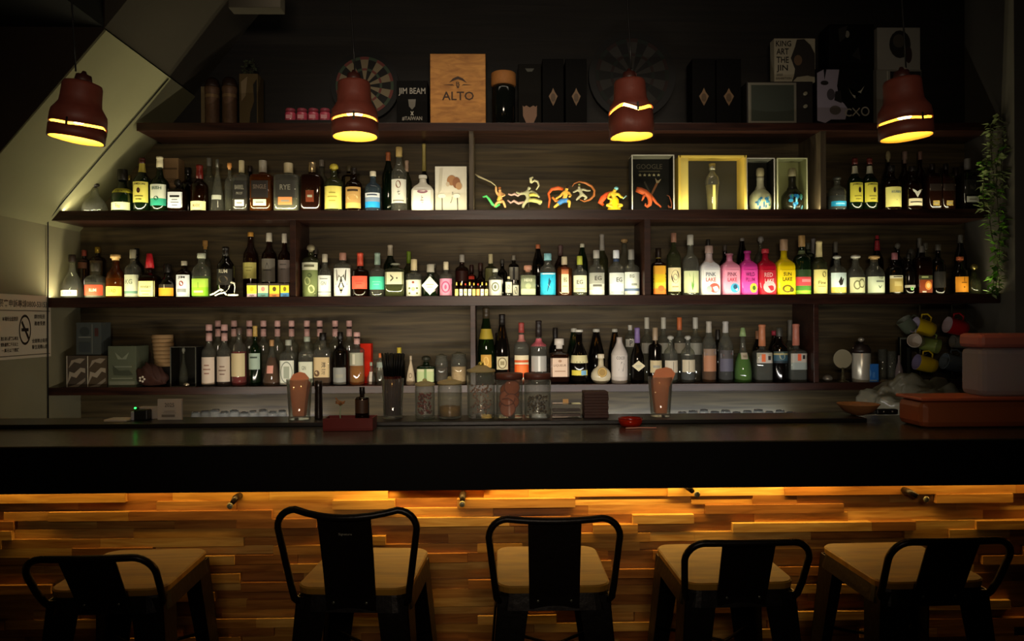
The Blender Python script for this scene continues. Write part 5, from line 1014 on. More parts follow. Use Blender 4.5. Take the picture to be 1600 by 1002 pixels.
# 5 seated yellow robe
t, org = fig(960, 'seated toy figure in bright yellow robe with pale blue hair and orange cape')
humanoid(t, org, dict(pel=(958, 316), che=(958, 304), nec=(960, 299), hea=(962, 296), ls=(953, 302), le=(950, 310, -.01), lh=(957, 312, -.018), rs=(966, 303), re=(971, 309, -.01), rh=(974, 308, -.012), lhp=(953, 320), lk=(948, 321, -.014), lf=(958, 324, -.018), rhp=(963, 320), rk=(973, 321, -.012), rf=(965, 324, -.016)), .0048, mat('#e6c23a', .5))
mb = MB(); YM = mat('#f2cf1a', .5)
mb.loft([(0, .052, 2), (.010, .050, 2), (.024, .036, 2), (.05, .026, 2), (.075, .024, 2), (.086, .016, 2), (.092, .009, 2)], YM, (path3([(960, 320)], FY, org)[0][0], .004, .0), 22, .7)
mb.build('robe', t)
MB().ball(path3([(963, 294.5)], FY, org)[0], .0115, mat('#7fc4cc', .5), (1.1, 1, .85)).build('hair', t)
mb = MB(); mb.tube(path3([(956, 300), (948, 304), (942, 310), (938, 317), (943, 321)], FY+.012, org), [.006, .012, .016, .014, .006], mat('#ec5a2a', .5), 12); mb.build('orange_cape', t)
mb = MB(); mb.tube(path3([(973, 311, -.012), (979, 306, -.012)], FY, org), [.002, .004], mat('#a8d8dc', .4), 8); mb.build('small_blade', t)

# ================================================================== middle shelf: little cartons and ornament
z3 = Z3+.0006
for i, (a, b, c, mk, t) in enumerate(((385.5, 401.5, [(0, '#f0dc3c'), (.66, '#c9a8b8')], '#c8a020', 'little carton with yellow top and pinkish foot, first of four'), (402.5, 419.5, [(0, '#e2c9a0'), (.6, '#5f9a98')], '#b87a78', 'little carton with cream top and teal foot'), (420.5, 437, [(0, '#f2c832'), (.66, '#e8843a')], '#4a3a14', 'little carton with yellow top and orange foot'), (438, 452, [(0, '#f2d028'), (.6, '#3a7fc0')], '#6a5a14', 'little carton with yellow top and blue foot against the upright'))):
    xa, _ = P(a, 462, 3.92); xb, _ = P(b, 462, 3.92); hw = (xb-xa)/2; H = PZ(a, 443, 3.92)-z3
    t_ = thing('mini_carton', ((xa+xb)/2, 3.92, z3), t, 'box', 'four little cartons in a row')
    MB().box(-hw, hw, 0, .05, 0, H, mat('#3a302a', .5), .001).build('carton_body', t_)
    mb = MB(); patch(mb, hw*.94, H*.03, H*.86, lambda u, v: 0, c, 1, 1, .0006); marks_on(mb, [('d', 0, .62, .4, .16, mk), ('t', 'rum', 0, .18, .9, .12, '#3a302a')], hw*.9, 0, H, lambda u, v: 0); mb.build('print', t_)
mb = MB(); org = (P(350, 462, 3.895)[0], 3.895, z3); WB = mat('#e6e2cc', .5)
mb.tube(path3([(328, 461), (334, 459), (340, 455), (345, 452), (349, 454)], 3.895, org), [.004, .005, .004, .005, .003], WB, 8)
mb.tube(path3([(336, 462), (342, 459), (350, 457), (354, 461)], 3.89, org), [.004, .004, .005, .004], WB, 8)
mb.tube(path3([(356, 461), (364, 461), (372, 461)], 3.89, org), [.004, .006, .004], WB, 8)
mb.tube(path3([(361, 441), (366, 443), (367, 448), (366, 460)], 3.90, org), [.006, .005, .002, .002], WB, 8)
o = mb.build('bone_ornament'); o.location = org; tag(o, 'small white bony ornament lying before the black bottle', 'ornament')

# ================================================================== lower shelf: boxes, cups, mugs
z4 = Z4+.0006
SW = [('p', [(-.9, .1), (-.5, .35), (0, .3), (.5, .5), (.9, .45), (.9, .6), (.4, .62), (-.2, .45), (-.7, .5)], '#a89c88'), ('p', [(-.8, .6), (-.2, .8), (.4, .75), (.9, .9), (.3, .92), (-.5, .85)], '#9a8e7c'), ('p', [(-.9, .0), (0, .1), (.9, .3), (.9, .2), (.2, .02)], '#8a7f6e'), ('r', -.94, .5, .08, 1, '#cfc8b4')]
zt = PZ(119, 556, 3.92)
carton('patterned_box', 104, 135, 604, 556, 3.92, .12, '#4f463c', 'box with silver swirl print nearest the left wall', 'box', 'swirl printed boxes', z=z4, marks=SW)
carton('patterned_box', 136.5, 167, 604, 556, 3.92, .12, '#55493a', 'box with silver swirl print beside the grey green carton', 'box', 'swirl printed boxes', z=z4, marks=SW)
carton('grey_tin', 119, 158, 556, 504, 3.94, .10, '#4c514e', 'grey blue box standing across the two swirl printed boxes', 'box', z=zt+.001, marks=[('d', -.3, .72, .4, .14, '#343a38'), ('r', -.3, .55, 1, .03, '#7a8078'), ('r', .3, .5, .06, .9, '#73786f'), ('r', .65, .7, .3, .25, '#4a2c28'), ('r', -.3, .25, .9, .3, '#3a4042')])
carton('green_carton', 169, 213, 606, 541, 3.90, .14, '#5d6350', 'wide grey green carton with faint arch print beside the brown flowered pouch', 'box', z=z4, marks=[('p', [(-.5, .85), (0, .70), (.5, .85), (.3, .68), (-.3, .68)], '#7f8570'), ('r', 0, .5, 1.4, .03, '#7a806c'), ('p', [(-.7, .55), (-.2, .4), (.5, .42), (.8, .3), (.4, .28), (-.6, .3)], '#434838'), ('r', 0, .1, 1.8, .1, '#767a66'), ('r', 0, .22, 1.5, .02, '#8a8f78')])
carton('tan_packet', 214, 225, 604, 552, 4.04, .08, '#6e5d38', 'narrow tan packet behind the brown flowered pouch', 'packet', z=z4)
# brown flowered pouch
x, _ = P(238, 604, 3.91); t = thing('flowered_pouch', (x, 3.91, z4), 'slumped dark brown pouch with a white flower print', 'pouch')
mb = MB(); bm = bmesh.new(); bmesh.ops.create_icosphere(bm, subdivisions=4, radius=1); rr = random.Random(3)
for v in bm.verts:
    c = v.co; f = 1+.07*math.sin(c.x*7+c.z*5)+.05*math.sin(c.y*9+c.x*11)
    zq = c.z*.5+.5; hgt = .125*(1-.35*max(0, c.x))
    v.co = Vector((c.x*.092*f*(1-.25*zq), c.y*.05*f, max(0, (zq)*hgt*f)))
mb.bm(bm, mat('#3a1f16', .75, noise=.3, nscale=30)); mb.build('pouch_body', t)
mb = MB(); n = 5
for k in range(n):
    a = 2*PI*k/n; mb.ball((-.03+.012*math.cos(a), -.050, .045+.012*math.sin(a)), .006, mat('#d8cdb8', .6), (1, .3, 1), 8)
mb.build('flower_print', t)
# leaning stack of coasters on the pouch
x, zb = P(253, 573, 3.98)
o = thing('coaster_stack', (x, 3.98, zb), 'leaning column of round cork coasters behind the flowered pouch', 'coasters')
CK = mat('#a3835a', .8, noise=.15, nscale=50); RR = 15.5*3.98/F
for k in range(8):
    Hk = (PZ(253, 523, 3.98)-zb)/8
    MB().loft([(0, RR*.96), (.001, RR), (Hk-.002, RR), (Hk-.001, RR*.96)], CK, seg=24).build('coaster', o, (-.002*k, 0, Hk*k))
# plinth carrying them
p = MB().box(-.05, .05, -.035, .045, 0, zb-z4-.0005, mat('#17120e', .6), .002).build('small_crate'); p.location = (x, 4.02, z4); tag(p, 'low dark crate carrying the coaster column', 'crate')
o.location.y = 4.02
# dark carton with clear decanter
t, hw, H = frame_box(267, 306, 542, 604, 3.92, .11, z4, 'black open carton with thin grey edges left of the bottle row', 'bottle_carton', '#5a5a50', '#0b0a08', None, .0016)
bottle(287, 603, 543, 13, 'bell', 'clr', None, '#9a9a90', None, 'small clear decanter standing in the black open carton', 3.97, z4+.003, None, cs='ball', name='glass_decanter', cat='decanter')
x, _ = P(292, 601, 3.89); o = MB().ball((0, 0, 0), .012, mat('#c8b8a0', .12, .9), (1.3, 1, 1)).build('steel_ball'); o.location = (x, 3.885, z4+.012); tag(o, 'small shiny steel ball before the black open carton', 'ball')
carton('red_carton', 563, 580, 602, 537, 4.05, .06, '#e0301a', 'bright red carton behind the orange yellow liqueur', 'box', z=z4)
# right bay
def ballobj(px, py, R, m_, Y, name, text, cat, sc=(1, 1, 1)):
    x, _ = P(px, py, Y); o = MB().ball((0, 0, 0), R, m_, sc, 20).build(name); o.location = (x, Y, z4+R*sc[2]); return tag(o, text, cat)
ballobj(1293, 585, .026, mat('#6f675a', .3, .4), 3.92, 'glass_paperweight', 'small greyish glass ball right of the last upright', 'paperweight', (1, 1, .8))
x, _ = P(1317, 595, 3.93); t = thing('round_mirror', (x, 3.93, z4), 'round grey table mirror on a small foot', 'mirror')
mb = MB(); R = 15*3.93/F; zc = PZ(1317, 561, 3.93)-z4
for yy in (0, .008):
    for k in range(28): mb.v.append((R*math.cos(2*PI*k/28), yy, zc+R*math.sin(2*PI*k/28)))
for k in range(28): mb.face((k, (k+1) % 28, 28+(k+1) % 28, 28+k), mat('#57523f', .4), True)
mb.face(range(28), mat('#8a8268', .45)); mb.face(range(28, 56), mat('#57523f', .4)); mb.build('disc', t, fix=True)
MB().loft([(0, .030), (.006, .030), (.012, .014), (.03, .008), (zc-R+.004, .006)], mat('#4c4630', .4, .5), seg=20).build('foot', t)
x, _ = P(1346, 593, 3.94); R = 14*3.94/F; H = PZ(1346, 525, 3.94)-z4
t = thing('coffee_press', (x, 3.94, z4), 'steel coffee press with dark lid and round knob', 'coffee press')
MB().loft([(0, R*.96), (.004, R), (H*.62, R), (H*.63, R*.97)], mat('#d2cdbc', .28, .45), seg=28).build('steel_body', t)
MB().loft([(H*.63, R*1.02), (H*.70, R*1.0), (H*.80, R*.72), (H*.82, R*.2), (H*.86, R*.12)], mat('#241a16', .4), seg=24).build('lid', t)
MB().ball((0, 0, H*.92), R*.36, mat('#b3a894', .25, .6), (1, 1, .75)).build('knob', t)
MB().tube([(-R*.7, 0, H*.72), (-R*1.0, 0, H*.745)], .003, mat('#8a8068', .3, .7)).build('spout', t)
carton('blue_box', 1347, 1373, 594, 569, 3.90, .025, '#2f6fc0', 'small bright blue carton before the steel coffee press', 'box', z=z4, marks=[('d', -.2, .5, .3, .25, '#5a94d8'), ('r', .4, .4, .3, .3, '#4a86cc'), ('r', 0, .1, 1.6, .08, '#8ab4e0')])
# wooden tray with dark glasses
xa, _ = P(1375, 594, 3.90); xb, _ = P(1441, 594, 3.90)
tray = thing('wooden_tray', ((xa+xb)/2, 3.97, z4), 'thin wooden tray under the dark glasses', 'tray'); hw = (xb-xa)/2
MB().box(-hw, hw, -.08, .06, 0, .006, mat('#6a5a3e', .6), .001).build('tray_base', tray); MB().box(-hw, hw, -.08, -.074, .0062, .014, mat('#6a5a3e', .6), .001).build('front_rim', tray)
for px, top, w_, text in ((1367.0+12, 546, 13, 'narrow dark drinking glass on the wooden tray, leftmost'), (1393, 549, 15, 'dark drinking glass in the middle of the wooden tray')):
    Y = 3.96; x, _ = P(px, 590, Y); R = w_*Y/F/2; H = PZ(px, top, Y)-z4-.006
    o = MB().loft([(0, R*.8), (.004, R*.85), (H*.5, R*.95), (H, R), (H, R*.9), (H*.1, R*.75)], GLASS['clr'], seg=20, cap1=True).build('drinking_glass'); o.location = (x, Y, z4+.0065); tag(o, text, 'glass', 'drinking glasses on the tray')
bottle(1405, 590, 548, 12, 'bell', '#6f6262', None, None, None, 'small pinkish grey tapered bottle on the wooden tray', 3.93, z4+.0065, None)
carton('dark_frame', 1406, 1425, 588, 527, 4.02, .02, '#14140f', 'dark narrow picture frame with pale edge behind the mugs', 'frame', z=z4+.0065, marks=[('r', -.9, .5, .12, 1, '#7a7a68'), ('r', 0, .97, 1.9, .04, '#5f6052'), ('r', .4, .4, .5, .7, '#2f332c')])
def mug_tree(px, text):
    Y = 4.03; x, _ = P(px, 592, Y); t = thing('mug_tree', (x, Y, z4), text, 'mug tree', 'metal mug trees')
    H = PZ(px, 477, Y)-z4
    M_ = mat('#7a725a', .35, .7)
    MB().loft([(0, .045), (.006, .045), (.008, .02)], M_, seg=24).build('base', t); MB().tube([(0, 0, .005), (0, 0, H)], .004, M_).build('post', t)
    for hz, sgn in ((.80, -1), (.80, 1), (.58, -1), (.58, 1), (.32, -1), (.32, 1)):
        MB().tube([(0, 0, H*hz), (sgn*.022, -.012, H*hz+.008), (sgn*.038, -.02, H*hz+.022)], .0025, M_).build('hook_arm', t)
    return t
mug_tree(1438, 'metal mug tree with the yellow and green mugs'); mug_tree(1488, 'metal mug tree with the red mug')
def mug(px, py, w_, h_, ang, col, inn, Y, text, yaw=0.02, flip=1):
    x, z = P(px, py, Y); s = Y/F; R = h_*s/2; L = w_*s
    t = bpy.data.objects.new('mug', None); COL.objects.link(t); t.location = (x, Y, z); t.empty_display_size = .02
    tag(t, text, 'mug', 'mugs hanging on the mug trees')
    # axis of the mug: mouth end first
    rot = Euler((0, 0, 0)); d = Vector((-math.cos(ang)*flip*math.cos(yaw), -math.sin(yaw), math.sin(ang))).normalized()
    t.rotation_mode = 'QUATERNION'; t.rotation_quaternion = d.to_track_quat('Z', 'X')
    O = mat(col, .3, coat=.3); I = mat(inn, .35)
    mb = MB(); mb.loft([(-L*.5, R*.80), (-L*.48, R*.88), (-L*.2, R*.96), (L*.5, R), ], O, seg=28, cap1=False)
    mb.loft([(-L*.44, R*.82), (L*.5, R*.93)], I, seg=28, cap1=False, cap0=True)
    n = 28
    mb.v += [(R*math.cos(2*PI*(k+.5)/n), R*math.sin(2*PI*(k+.5)/n), L*.5) for k in range(n)] + [(R*.93*math.cos(2*PI*(k+.5)/n), R*.93*math.sin(2*PI*(k+.5)/n), L*.5) for k in range(n)]
    b = len(mb.v)-2*n
    for k in range(n): mb.face((b+k, b+(k+1) % n, b+n+(k+1) % n, b+n+k), I)
    mb.build('mug_body', t)
    up_ = (d.to_track_quat('Z', 'X').inverted() @ Vector((0, 0, 1))); up_.z = 0; up_.normalize()
    pts = [Vector((0, 0, L*.25))+up_*R*.96, Vector((0, 0, L*.28))+up_*R*1.45, Vector((0, 0, 0))+up_*R*1.72, Vector((0, 0, -L*.25))+up_*R*1.45, Vector((0, 0, -L*.28))+up_*R*.90]
    MB().tube(pts, [.004, .0045, .0045, .0045, .004], O, 10).build('handle', t)
    return t
MY = 3.95
mug(1443, 512, 30, 26, .30, '#d9b81c', '#a89cae', MY, 'yellow mug with lilac inside hanging at the top of the first tree')
mug(1418, 508, 22, 24, .9, '#5b6350', '#6a6e5e', MY+.06, 'grey green mug at the top left of the first tree', .0)
mug(1432, 533, 20, 22, .1, '#a89c8c', '#b8ac9c', MY-.03, 'cream mug facing forward below the top yellow one', .75)
mug(1453, 539, 26, 23, -.2, '#7c8c44', '#92a85c', MY+.02, 'light green mug opening to the right, middle of the first tree', .9, -1)
mug(1446, 569, 30, 25, .25, '#d9b81c', '#8f84a8', MY, 'lowest yellow mug with violet inside on the first tree')
mug(1494, 511, 30, 26, .25, '#a8141c', '#c5b0b0', MY, 'dark red mug at the top of the second tree')
mug(1501, 535, 26, 20, .1, '#7a766c', '#857f74', MY+.03, 'white grey mug under the dark red one')
mug(1490, 568, 32, 26, .25, '#4c5358', '#7c8890', MY, 'slate blue mug at the bottom of the second tree')

# ================================================================== things on the rear ledge of the bar
LZ = LEDGE_Z+.0005; LY = 2.84
def on(px, Y=LY): return P(px, 655, Y)[0]
CG = glass('#fbfcfa', '#cdd2cd', .02, 1.5, .06)
def tumbler(px, w_, h_, text, cat, Y=LY, name='drinking_glass', flare=1.12, grp=None):
    s = Y/F; R = w_*s/2; H = h_*s; t = thing(name, (on(px, Y), Y, LZ), text, cat, grp)
    MB().loft([(0, R*.88), (.004, R*.92), (.010, R*.9), (H, R*flare), (H, R*flare-.0022), (.012, R*.86)], CG, seg=28, cap1=True).build('glass_body', t)
    return t, R, H
def napkins(px, Y, R, H, over, text, fan):
    t = thing('folded_napkins', (on(px, Y), Y, LZ+.013), text, 'napkins', 'folded pink napkins in glasses')
    m_ = mat('#f09a70', .8, noise=.08, nscale=20); m2 = mat('#dc8460', .8, noise=.08, nscale=20)
    rr = random.Random(int(px))
    for i in range(4):
        y0 = -R*.45+i*R*.28; mb = MB(); top = H*over*(1-.05*i); lean = fan[i]
        # pointed folded sheet with thickness
        pts = [(-R*.55, 0), (R*.55, 0), (R*.80, top*.55), (R*(.95+lean), top*.86), (R*(.55+lean), top*.97), (R*(.05+lean), top*(1.0)), (-R*.5, top*.95), (-R*.85, top*.80), (-R*.78, top*.5)]
        mb.prism(pts, y0, y0+R*.16, m_ if i % 2 == 0 else m2)
        mb.build('napkin', t, fix=True)
t, R, H = tumbler(468, 36, 62, 'clear tumbler holding pink napkins at the left of the ledge', 'glass', flare=1.1, grp='napkin tumblers'); napkins(468, LY, R*.86, H, 1.10, 'pink napkins folded upright in the left tumbler', (0.1, 0, -.1, .1))
t, R, H = tumbler(1032, 34, 62, 'clear tumbler holding fanned peach napkins right of the red ashtray', 'glass', flare=1.15, grp='napkin tumblers'); napkins(1032, LY, R*.9, H, 1.16, 'peach napkins fanned to the right in the right tumbler', (.5, .35, .1, .3))
x = on(498); o = MB().loft([(0, .015), (.006, .0155), (.09, .0145), (.11, .0135), (.118, .015), (.142, .0145), (.146, .010)], mat('#1c120e', .25, spec=.6), seg=20).build('pepper_mill'); o.location = (x, LY, LZ); tag(o, 'slim dark brown pepper mill right of the pink napkins', 'mill')
# red tray with its items (stands nearer the guest)
TY = 2.70; xa, _ = P(512, 668, TY); xb, _ = P(588, 668, TY); tz = BAR_Z+.0005
t = thing('red_tray', ((xa+xb)/2, TY-.03, tz), 'dark red lacquered tray in front of the small brown bottle', 'tray'); hw = (xb-xa)/2
RT = mat('#5a1712', .35)
MB().box(-hw, hw, -.045, .045, 0, .006, RT, .002).build('tray_base', t)
f = MB(); zt_ = PZ(550, 650, TY)-BAR_Z
f.box(-hw, hw, -.045, -.040, .006, zt_, RT, .001); f.box(-hw, hw, .040, .045, .006, zt_, RT, .001); f.box(-hw, -hw+.005, -.040, .040, .006, zt_, RT, .001); f.box(hw-.005, hw, -.040, .040, .006, zt_, RT, .001); f.build('tray_rim', t)
bottle(566, 648, 605, 22, 'std', 'brn', '#6a3414', '#120e0c', (624, 645, '#3a2414', None), 'little brown dropper bottle with black cap on the red tray', TY-.025, tz+.0065, None, cp=616, name='dropper_bottle', sh=620)
x, _ = P(536, 650, TY); o = MB().loft([(0, .020), (.004, .030), (.022, .036), (.024, .034), (.008, .026)], CG, seg=24, cap1=True).build('glass_dish'); o.location = (x, TY-.03, tz+.0065); tag(o, 'small clear glass dish on the left of the red tray', 'dish')
o = MB(); tw = mat('#8c5c34', .7); zz0 = .006
o.tube([(0, 0, 0), (-.002, 0, .04), (.002, 0, .085)], .0022, mat('#8a9a7a', .4), 8)
rr = random.Random(9)
for k in range(14):
    a = rr.uniform(0, 6.28); b = rr.uniform(-.3, 1); o.tube([(0, 0, .075+rr.uniform(-.01, .01)), (.018*math.cos(a), .012*math.sin(a), .082+.016*b)], [.0018, .0028], tw, 6)
o = o.build('dried_flower'); x, _ = P(535, 650, TY); o.location = (x, TY-.03, tz+.0165); tag(o, 'dried brown flower on a stem standing in the glass dish', 'flower')
# glass of black straws
t, R, H = tumbler(614, 33, 62, 'tall clear glass filled with dark red black straws', 'glass', flare=1.06)
mb = MB(); rr = random.Random(2); BS = mat('#070606', .5); BR = mat('#3c1512', .35)
topz = PZ(614, 553, LY)-LZ
for k in range(60):
    a = rr.uniform(0, 6.28); q = math.sqrt(rr.uniform(0, 1)); xx, yy = R*.78*q*math.cos(a), R*.78*q*math.sin(a)
    mb.tube([(xx*.9, yy*.9, .0), (xx*1.0, yy*1.0, H*.98)], .0028, BR, 6)
    mb.tube([(xx*1.0, yy*1.0, H*.98), (xx*1.35+.002, yy*1.3, topz-.013+rr.uniform(-.004, .004))], .0036, BS, 6)
o = mb.build('drinking_straws'); o.location = (t.location.x, LY, LZ+.0125); tag(o, 'dense bundle of black drinking straws in the tall glass', 'straws', kind='stuff')
# the jars
def jar(px, top, w_, text, lid, content, fillf, Y=LY, kn=None, stuff=None):
    s = Y/F; R = w_*s/2; H = PZ(px, top, Y)-LZ
    t = thing('glass_jar', (on(px, Y), Y, LZ), text, 'jar', 'jars along the rear ledge of the bar')
    hb = H*.82 if lid != 'wood' else H*.86
    MB().loft([(0, R*.92), (.004, R*.99), (.012, R), (hb*.93, R), (hb, R*.95), (hb, R*.90), (hb*.9, R*.95), (.014, R*.95), (.008, R*.9)], CG, seg=32, cap1=True).build('glass_body', t)
    if content: 
        if stuff == 'slices':
            c = thing('dried_orange_slices', (on(px, Y), Y, LZ+.009), 'dried orange slices packed in the jar under the reddish lid', 'fruit')
            rr = random.Random(4); cm = mat('#a8501a', .5, noise=.3, nscale=50); rm = mat('#7a3410', .5)
            for k in range(7):
                zc = .026+k*(hb*.80-.035)/6*1.0; xx = rr.uniform(-.25, .25)*R; r_ = R*.56
                mb = MB(); M4 = Matrix.Translation((xx, -R*.25+rr.uniform(-.1, .25)*R, zc)) @ Euler((PI/2+rr.uniform(-.5, .5), rr.uniform(-.3, .3), 0)).to_matrix().to_4x4()
                ring = [M4 @ Vector((r_*math.cos(2*PI*q/20), r_*math.sin(2*PI*q/20), 0)) for q in range(20)]
                mb.tube(ring, .0022, rm, 6, True)
                vs = [M4 @ Vector((r_*f_*math.cos(2*PI*q/20), r_*f_*math.sin(2*PI*q/20), h_)) for h_ in (-.0012, .0012) for f_ in (1,) for q in range(20)]
                mb.add(vs, [tuple(range(19, -1, -1)), tuple(range(20, 40))]+[(q, (q+1) % 20, 20+(q+1) % 20, 20+q) for q in range(20)], cm)
                mb.build('orange_slice', c)
            c['kind'] = 'thing'
        else:
            mb = MB(); rr = random.Random(int(px)); Rf = R*.86
            if stuff == 'powder': mb.loft([(0, Rf), (hb*fillf*.95, Rf), (hb*fillf, Rf*.8)], mat(content, .8, noise=.4, nscale=70), seg=28)
            else:
                n = 110
                for k in range(n):
                    a = rr.uniform(0, 6.28); q = math.sqrt(rr.uniform(.15, 1))*.84; zc = .006+rr.uniform(0, 1)*hb*fillf
                    e = rr.uniform(0, 6.28); l = rr.uniform(.006, .012)
                    cx, cy = Rf*q*math.cos(a), Rf*q*math.sin(a)
                    mb.tube([(cx, cy, zc), (cx+l*math.cos(e)*.5, cy+l*math.sin(e)*.5, zc+rr.uniform(-.004, .006)+.002)], [.0035, .0022], mat(content, .7) if k % 3 else mat(stuff or content, .7), 5)
            c = mb.build('jar_filling'); c.location = (on(px, Y), Y, LZ+.009)
            tag(c, text.replace('glass jar', 'filling of the glass jar').replace('large', 'big'), 'contents', kind='stuff')
    if lid == 'wood':
        MB().loft([(hb+.0005, R*.9), (hb+.001, R*1.02), (H-.002, R*1.02), (H, R*.96)], mat('#5a3228', .5, noise=.15, nscale=30), seg=32).build('lid', t)
    else:
        lm = glass('#f4e8bc', '#b8ae84', .05, 1.5, .5) if lid == 'glass' else mat(lid, .4)
        MB().loft([(hb+.0005, R*.86), (hb+.003, R*1.02), (hb+.010, R*1.0), (hb+.014, R*.7), (H*.94, R*.35)], lm, seg=32).build('lid', t)
        MB().ball((0, 0, H*.965), R*.22, mat(kn, .25, .8) if kn else lm, (1, 1, .8), 12).build('knob', t)
jar(664, 592, 31, 'glass jar with domed cream lid, half full of dark red hips', 'glass', '#8c2418', .62, stuff='#5c1c12')
jar(703, 589, 38, 'glass jar with pale lid and a little yellow sugar', 'glass', '#8c6a30', .28, stuff='powder')
jar(752, 566, 44, 'large glass jar with glass lid and brassy knob, pale pink dried buds', 'glass', '#b88874', .62, kn='#d8c860', stuff='#94705c')
jar(796, 583, 42, 'glass jar with reddish lid holding dried orange slices', 'wood', '#a8501a', .9, stuff='slices')
jar(840, 583, 42, 'glass jar with brown lid, half full of curled dark dried herbs', 'wood', '#3c2a14', .45, stuff='#6a5028')
# low clear box with sticks
xa = on(862); xb = on(908); hw = (xb-xa)/2; t = thing('acrylic_box', ((xa+xb)/2, LY, LZ), 'low clear box of dark sticks right of the jars', 'box'); Hb = PZ(885, 632, LY-.03)-LZ
MB().box(-hw, hw, -.03, .03, 0, Hb, CG, .002).build('box_shell', t)
mb = MB()
for k in range(6): mb.box(-hw+.004, hw-.004, -.022+(k % 3)*.015, -.012+(k % 3)*.015, .004+(k//3)*.018, .014+(k//3)*.018, mat(('#4a3430', '#2c1c1a')[k % 2], .5), .001)
o = mb.build('cinnamon_sticks'); o.location = ((xa+xb)/2, LY, LZ); tag(o, 'dark brown sticks lying in the low clear box', 'sticks', kind='stuff')
xm, zm = P(884, 631, LY); o = MB().box(-.011, .011, 0, .004, 0, .016, mat('#e8b878', .6), .001).build('price_tag'); o.location = (on(884), LY, LZ+Hb+.0005); tag(o, 'tiny cream orange tag standing on the low clear box', 'tag')
x = on(930); t = thing('coaster_block', (x, LY, LZ), 'dark brown wooden block of stacked coasters left of the red ashtray', 'block'); H = PZ(930, 611, LY)-LZ; hw = 19*LY/F
mb = MB()
for k in range(9): MB().box(-hw+(k % 2)*.001, hw-(k % 3)*.001, -.04, .04, H*k/9+.0003, H*(k+1)/9, mat('#3c211a', .6, noise=.2, nscale=30), .0012).build('wooden_slab', t)
# red ashtray and straw
x, _ = P(985, 664, 2.69); t = thing('glass_ashtray', (x, 2.69, tz), 'orange red glass ashtray on the bar top', 'ashtray')
MB().loft([(0, .024), (.003, .034), (.014, .042), (.028, .044), (.029, .038), (.012, .030), (.008, .02)], glass('#e0421a', '#8c1408', .05, 1.5, .45), seg=28, cap1=True).build('bowl', t)
MB().loft([(.010, .028), (.012, .028)], mat('#f08a30', .5), seg=20).build('wax', t)  # orange disc carries the glow in the dish as plain colour
MB().loft([(.0285, .0445), (.031, .0445), (.031, .039), (.0285, .039)], glass('#c8341a', '#8c1408', .05, 1.5, .3), seg=28, cap0=False, cap1=False).build('rim', t)
o = MB().tube([(-.055, 0, .003), (0, .01, .003), (.055, .004, .003)], .0022, mat('#c88a78', .4), 8).build('pink_straw'); x, _ = P(1002, 668, 2.62); o.location = (x, 2.62, tz); tag(o, 'thin pink straw lying before the red ashtray', 'straw')
# left end small things
x = on(265); zt = PZ(265, 624, LY)-LZ; hw = 18.5*LY/F
t = thing('table_card', (x, LY, LZ), 'small white printed card standing on the ledge at left', 'card')
MB().box(-hw, hw, 0, .012, 0, zt, mat('#a39a90', .7), .0008).build('card_body', t)
mb = MB(); marks_on(mb, [('t', '2025', 0, .72, .8, .2, '#5c544c'), ('r', 0, .42, .9, .04, '#857c74'), ('r', -.1, .2, 1.1, .12, '#6a625a'), ('r', 0, .34, 1.1, .03, '#857c74')], hw, 0, zt, lambda u, v: 0); mb.build('print', t)
xa, xb = on(171), on(206); o = MB().box(xa, xb, LY-.04, LY+.03, LZ, LZ+.008, mat('#a8a296', .7), .001).build('paper_pad'); tag(o, 'flat white pad lying at the left end of the ledge', 'pad')
x = on(223); t = thing('payment_terminal', (x, LY, LZ), 'small black card terminal with a green light', 'terminal')
MB().box(-.030, .022, -.01, .03, 0, .040, mat('#14130f', .4), .005).build('terminal_body', t)
MB().box(-.040, -.028, -.012, .0, 0, .034, mat('#8f8e94', .3), .003).build('side_clip', t)
MB().ball((-.024, -.008, .047), .0042, mat('#30ff60', .5, emit=4), (1, 1, .8)).build('status_light', t)
MB().box(-.03, -.018, -.005, .01, .0402, .0475, mat('#14130f', .4), .001).build('light_housing', t)
xa, xb = on(210), on(246); o = MB().box(xa, xb, LY+.035, LY+.07, LZ, PZ(230, 636, LY+.04), mat('#938d86', .7), .001).build('receipt_box'); tag(o, 'pale grey receipt box right behind the black card terminal', 'box')
xa, xb = on(101, 3.3), on(141, 3.3)
# glasses upside down on the back counter
ng = 0
for px in list(range(306, 446, 15)) + list(range(1066, 1246, 17)):
    Y = 3.66+(ng % 2)*.05; x, _ = P(px, 650, Y); H = (PZ(px, 642, Y)-.9)+((ng*7) % 5-2)*.003; R = .026+(ng % 3)*.002
    o = MB().loft([(0, R), (.002, R), (H*.9, R*.82), (H, R*.7), (H*.93, R*.6)], glass('#eef2f4', '#b8c0c8', .04, 1.7, .12), seg=20, cap0=False).build('upturned_glass')
    o.location = (x, Y, .9005); side = 'left' if px < 600 else 'right'; oi = ng if ng < 10 else ng-10
    tag(o, 'upturned clear tumbler on the back counter, %s from the left in the %s row' % (('first', 'second', 'third', 'fourth', 'fifth', 'sixth', 'seventh', 'eighth', 'ninth', 'tenth', 'eleventh')[oi], side), 'glass', 'upturned tumblers in the %s row of the back counter' % side); ng += 1
# bowl
x, _ = P(1343, 650, LY-.02); t = MB().loft([(0, .020), (.003, .026), (.016, .055), (.042, .077), (.044, .078), (.044, .075), (.030, .060), (.010, .025)], mat('#8f6038', .6, noise=.35, nscale=50), seg=32, cap1=True).build('wooden_bowl'); t.location = (x, LY-.01, LZ); tag(t, 'shallow speckled wooden bowl on the right part of the ledge', 'bowl')
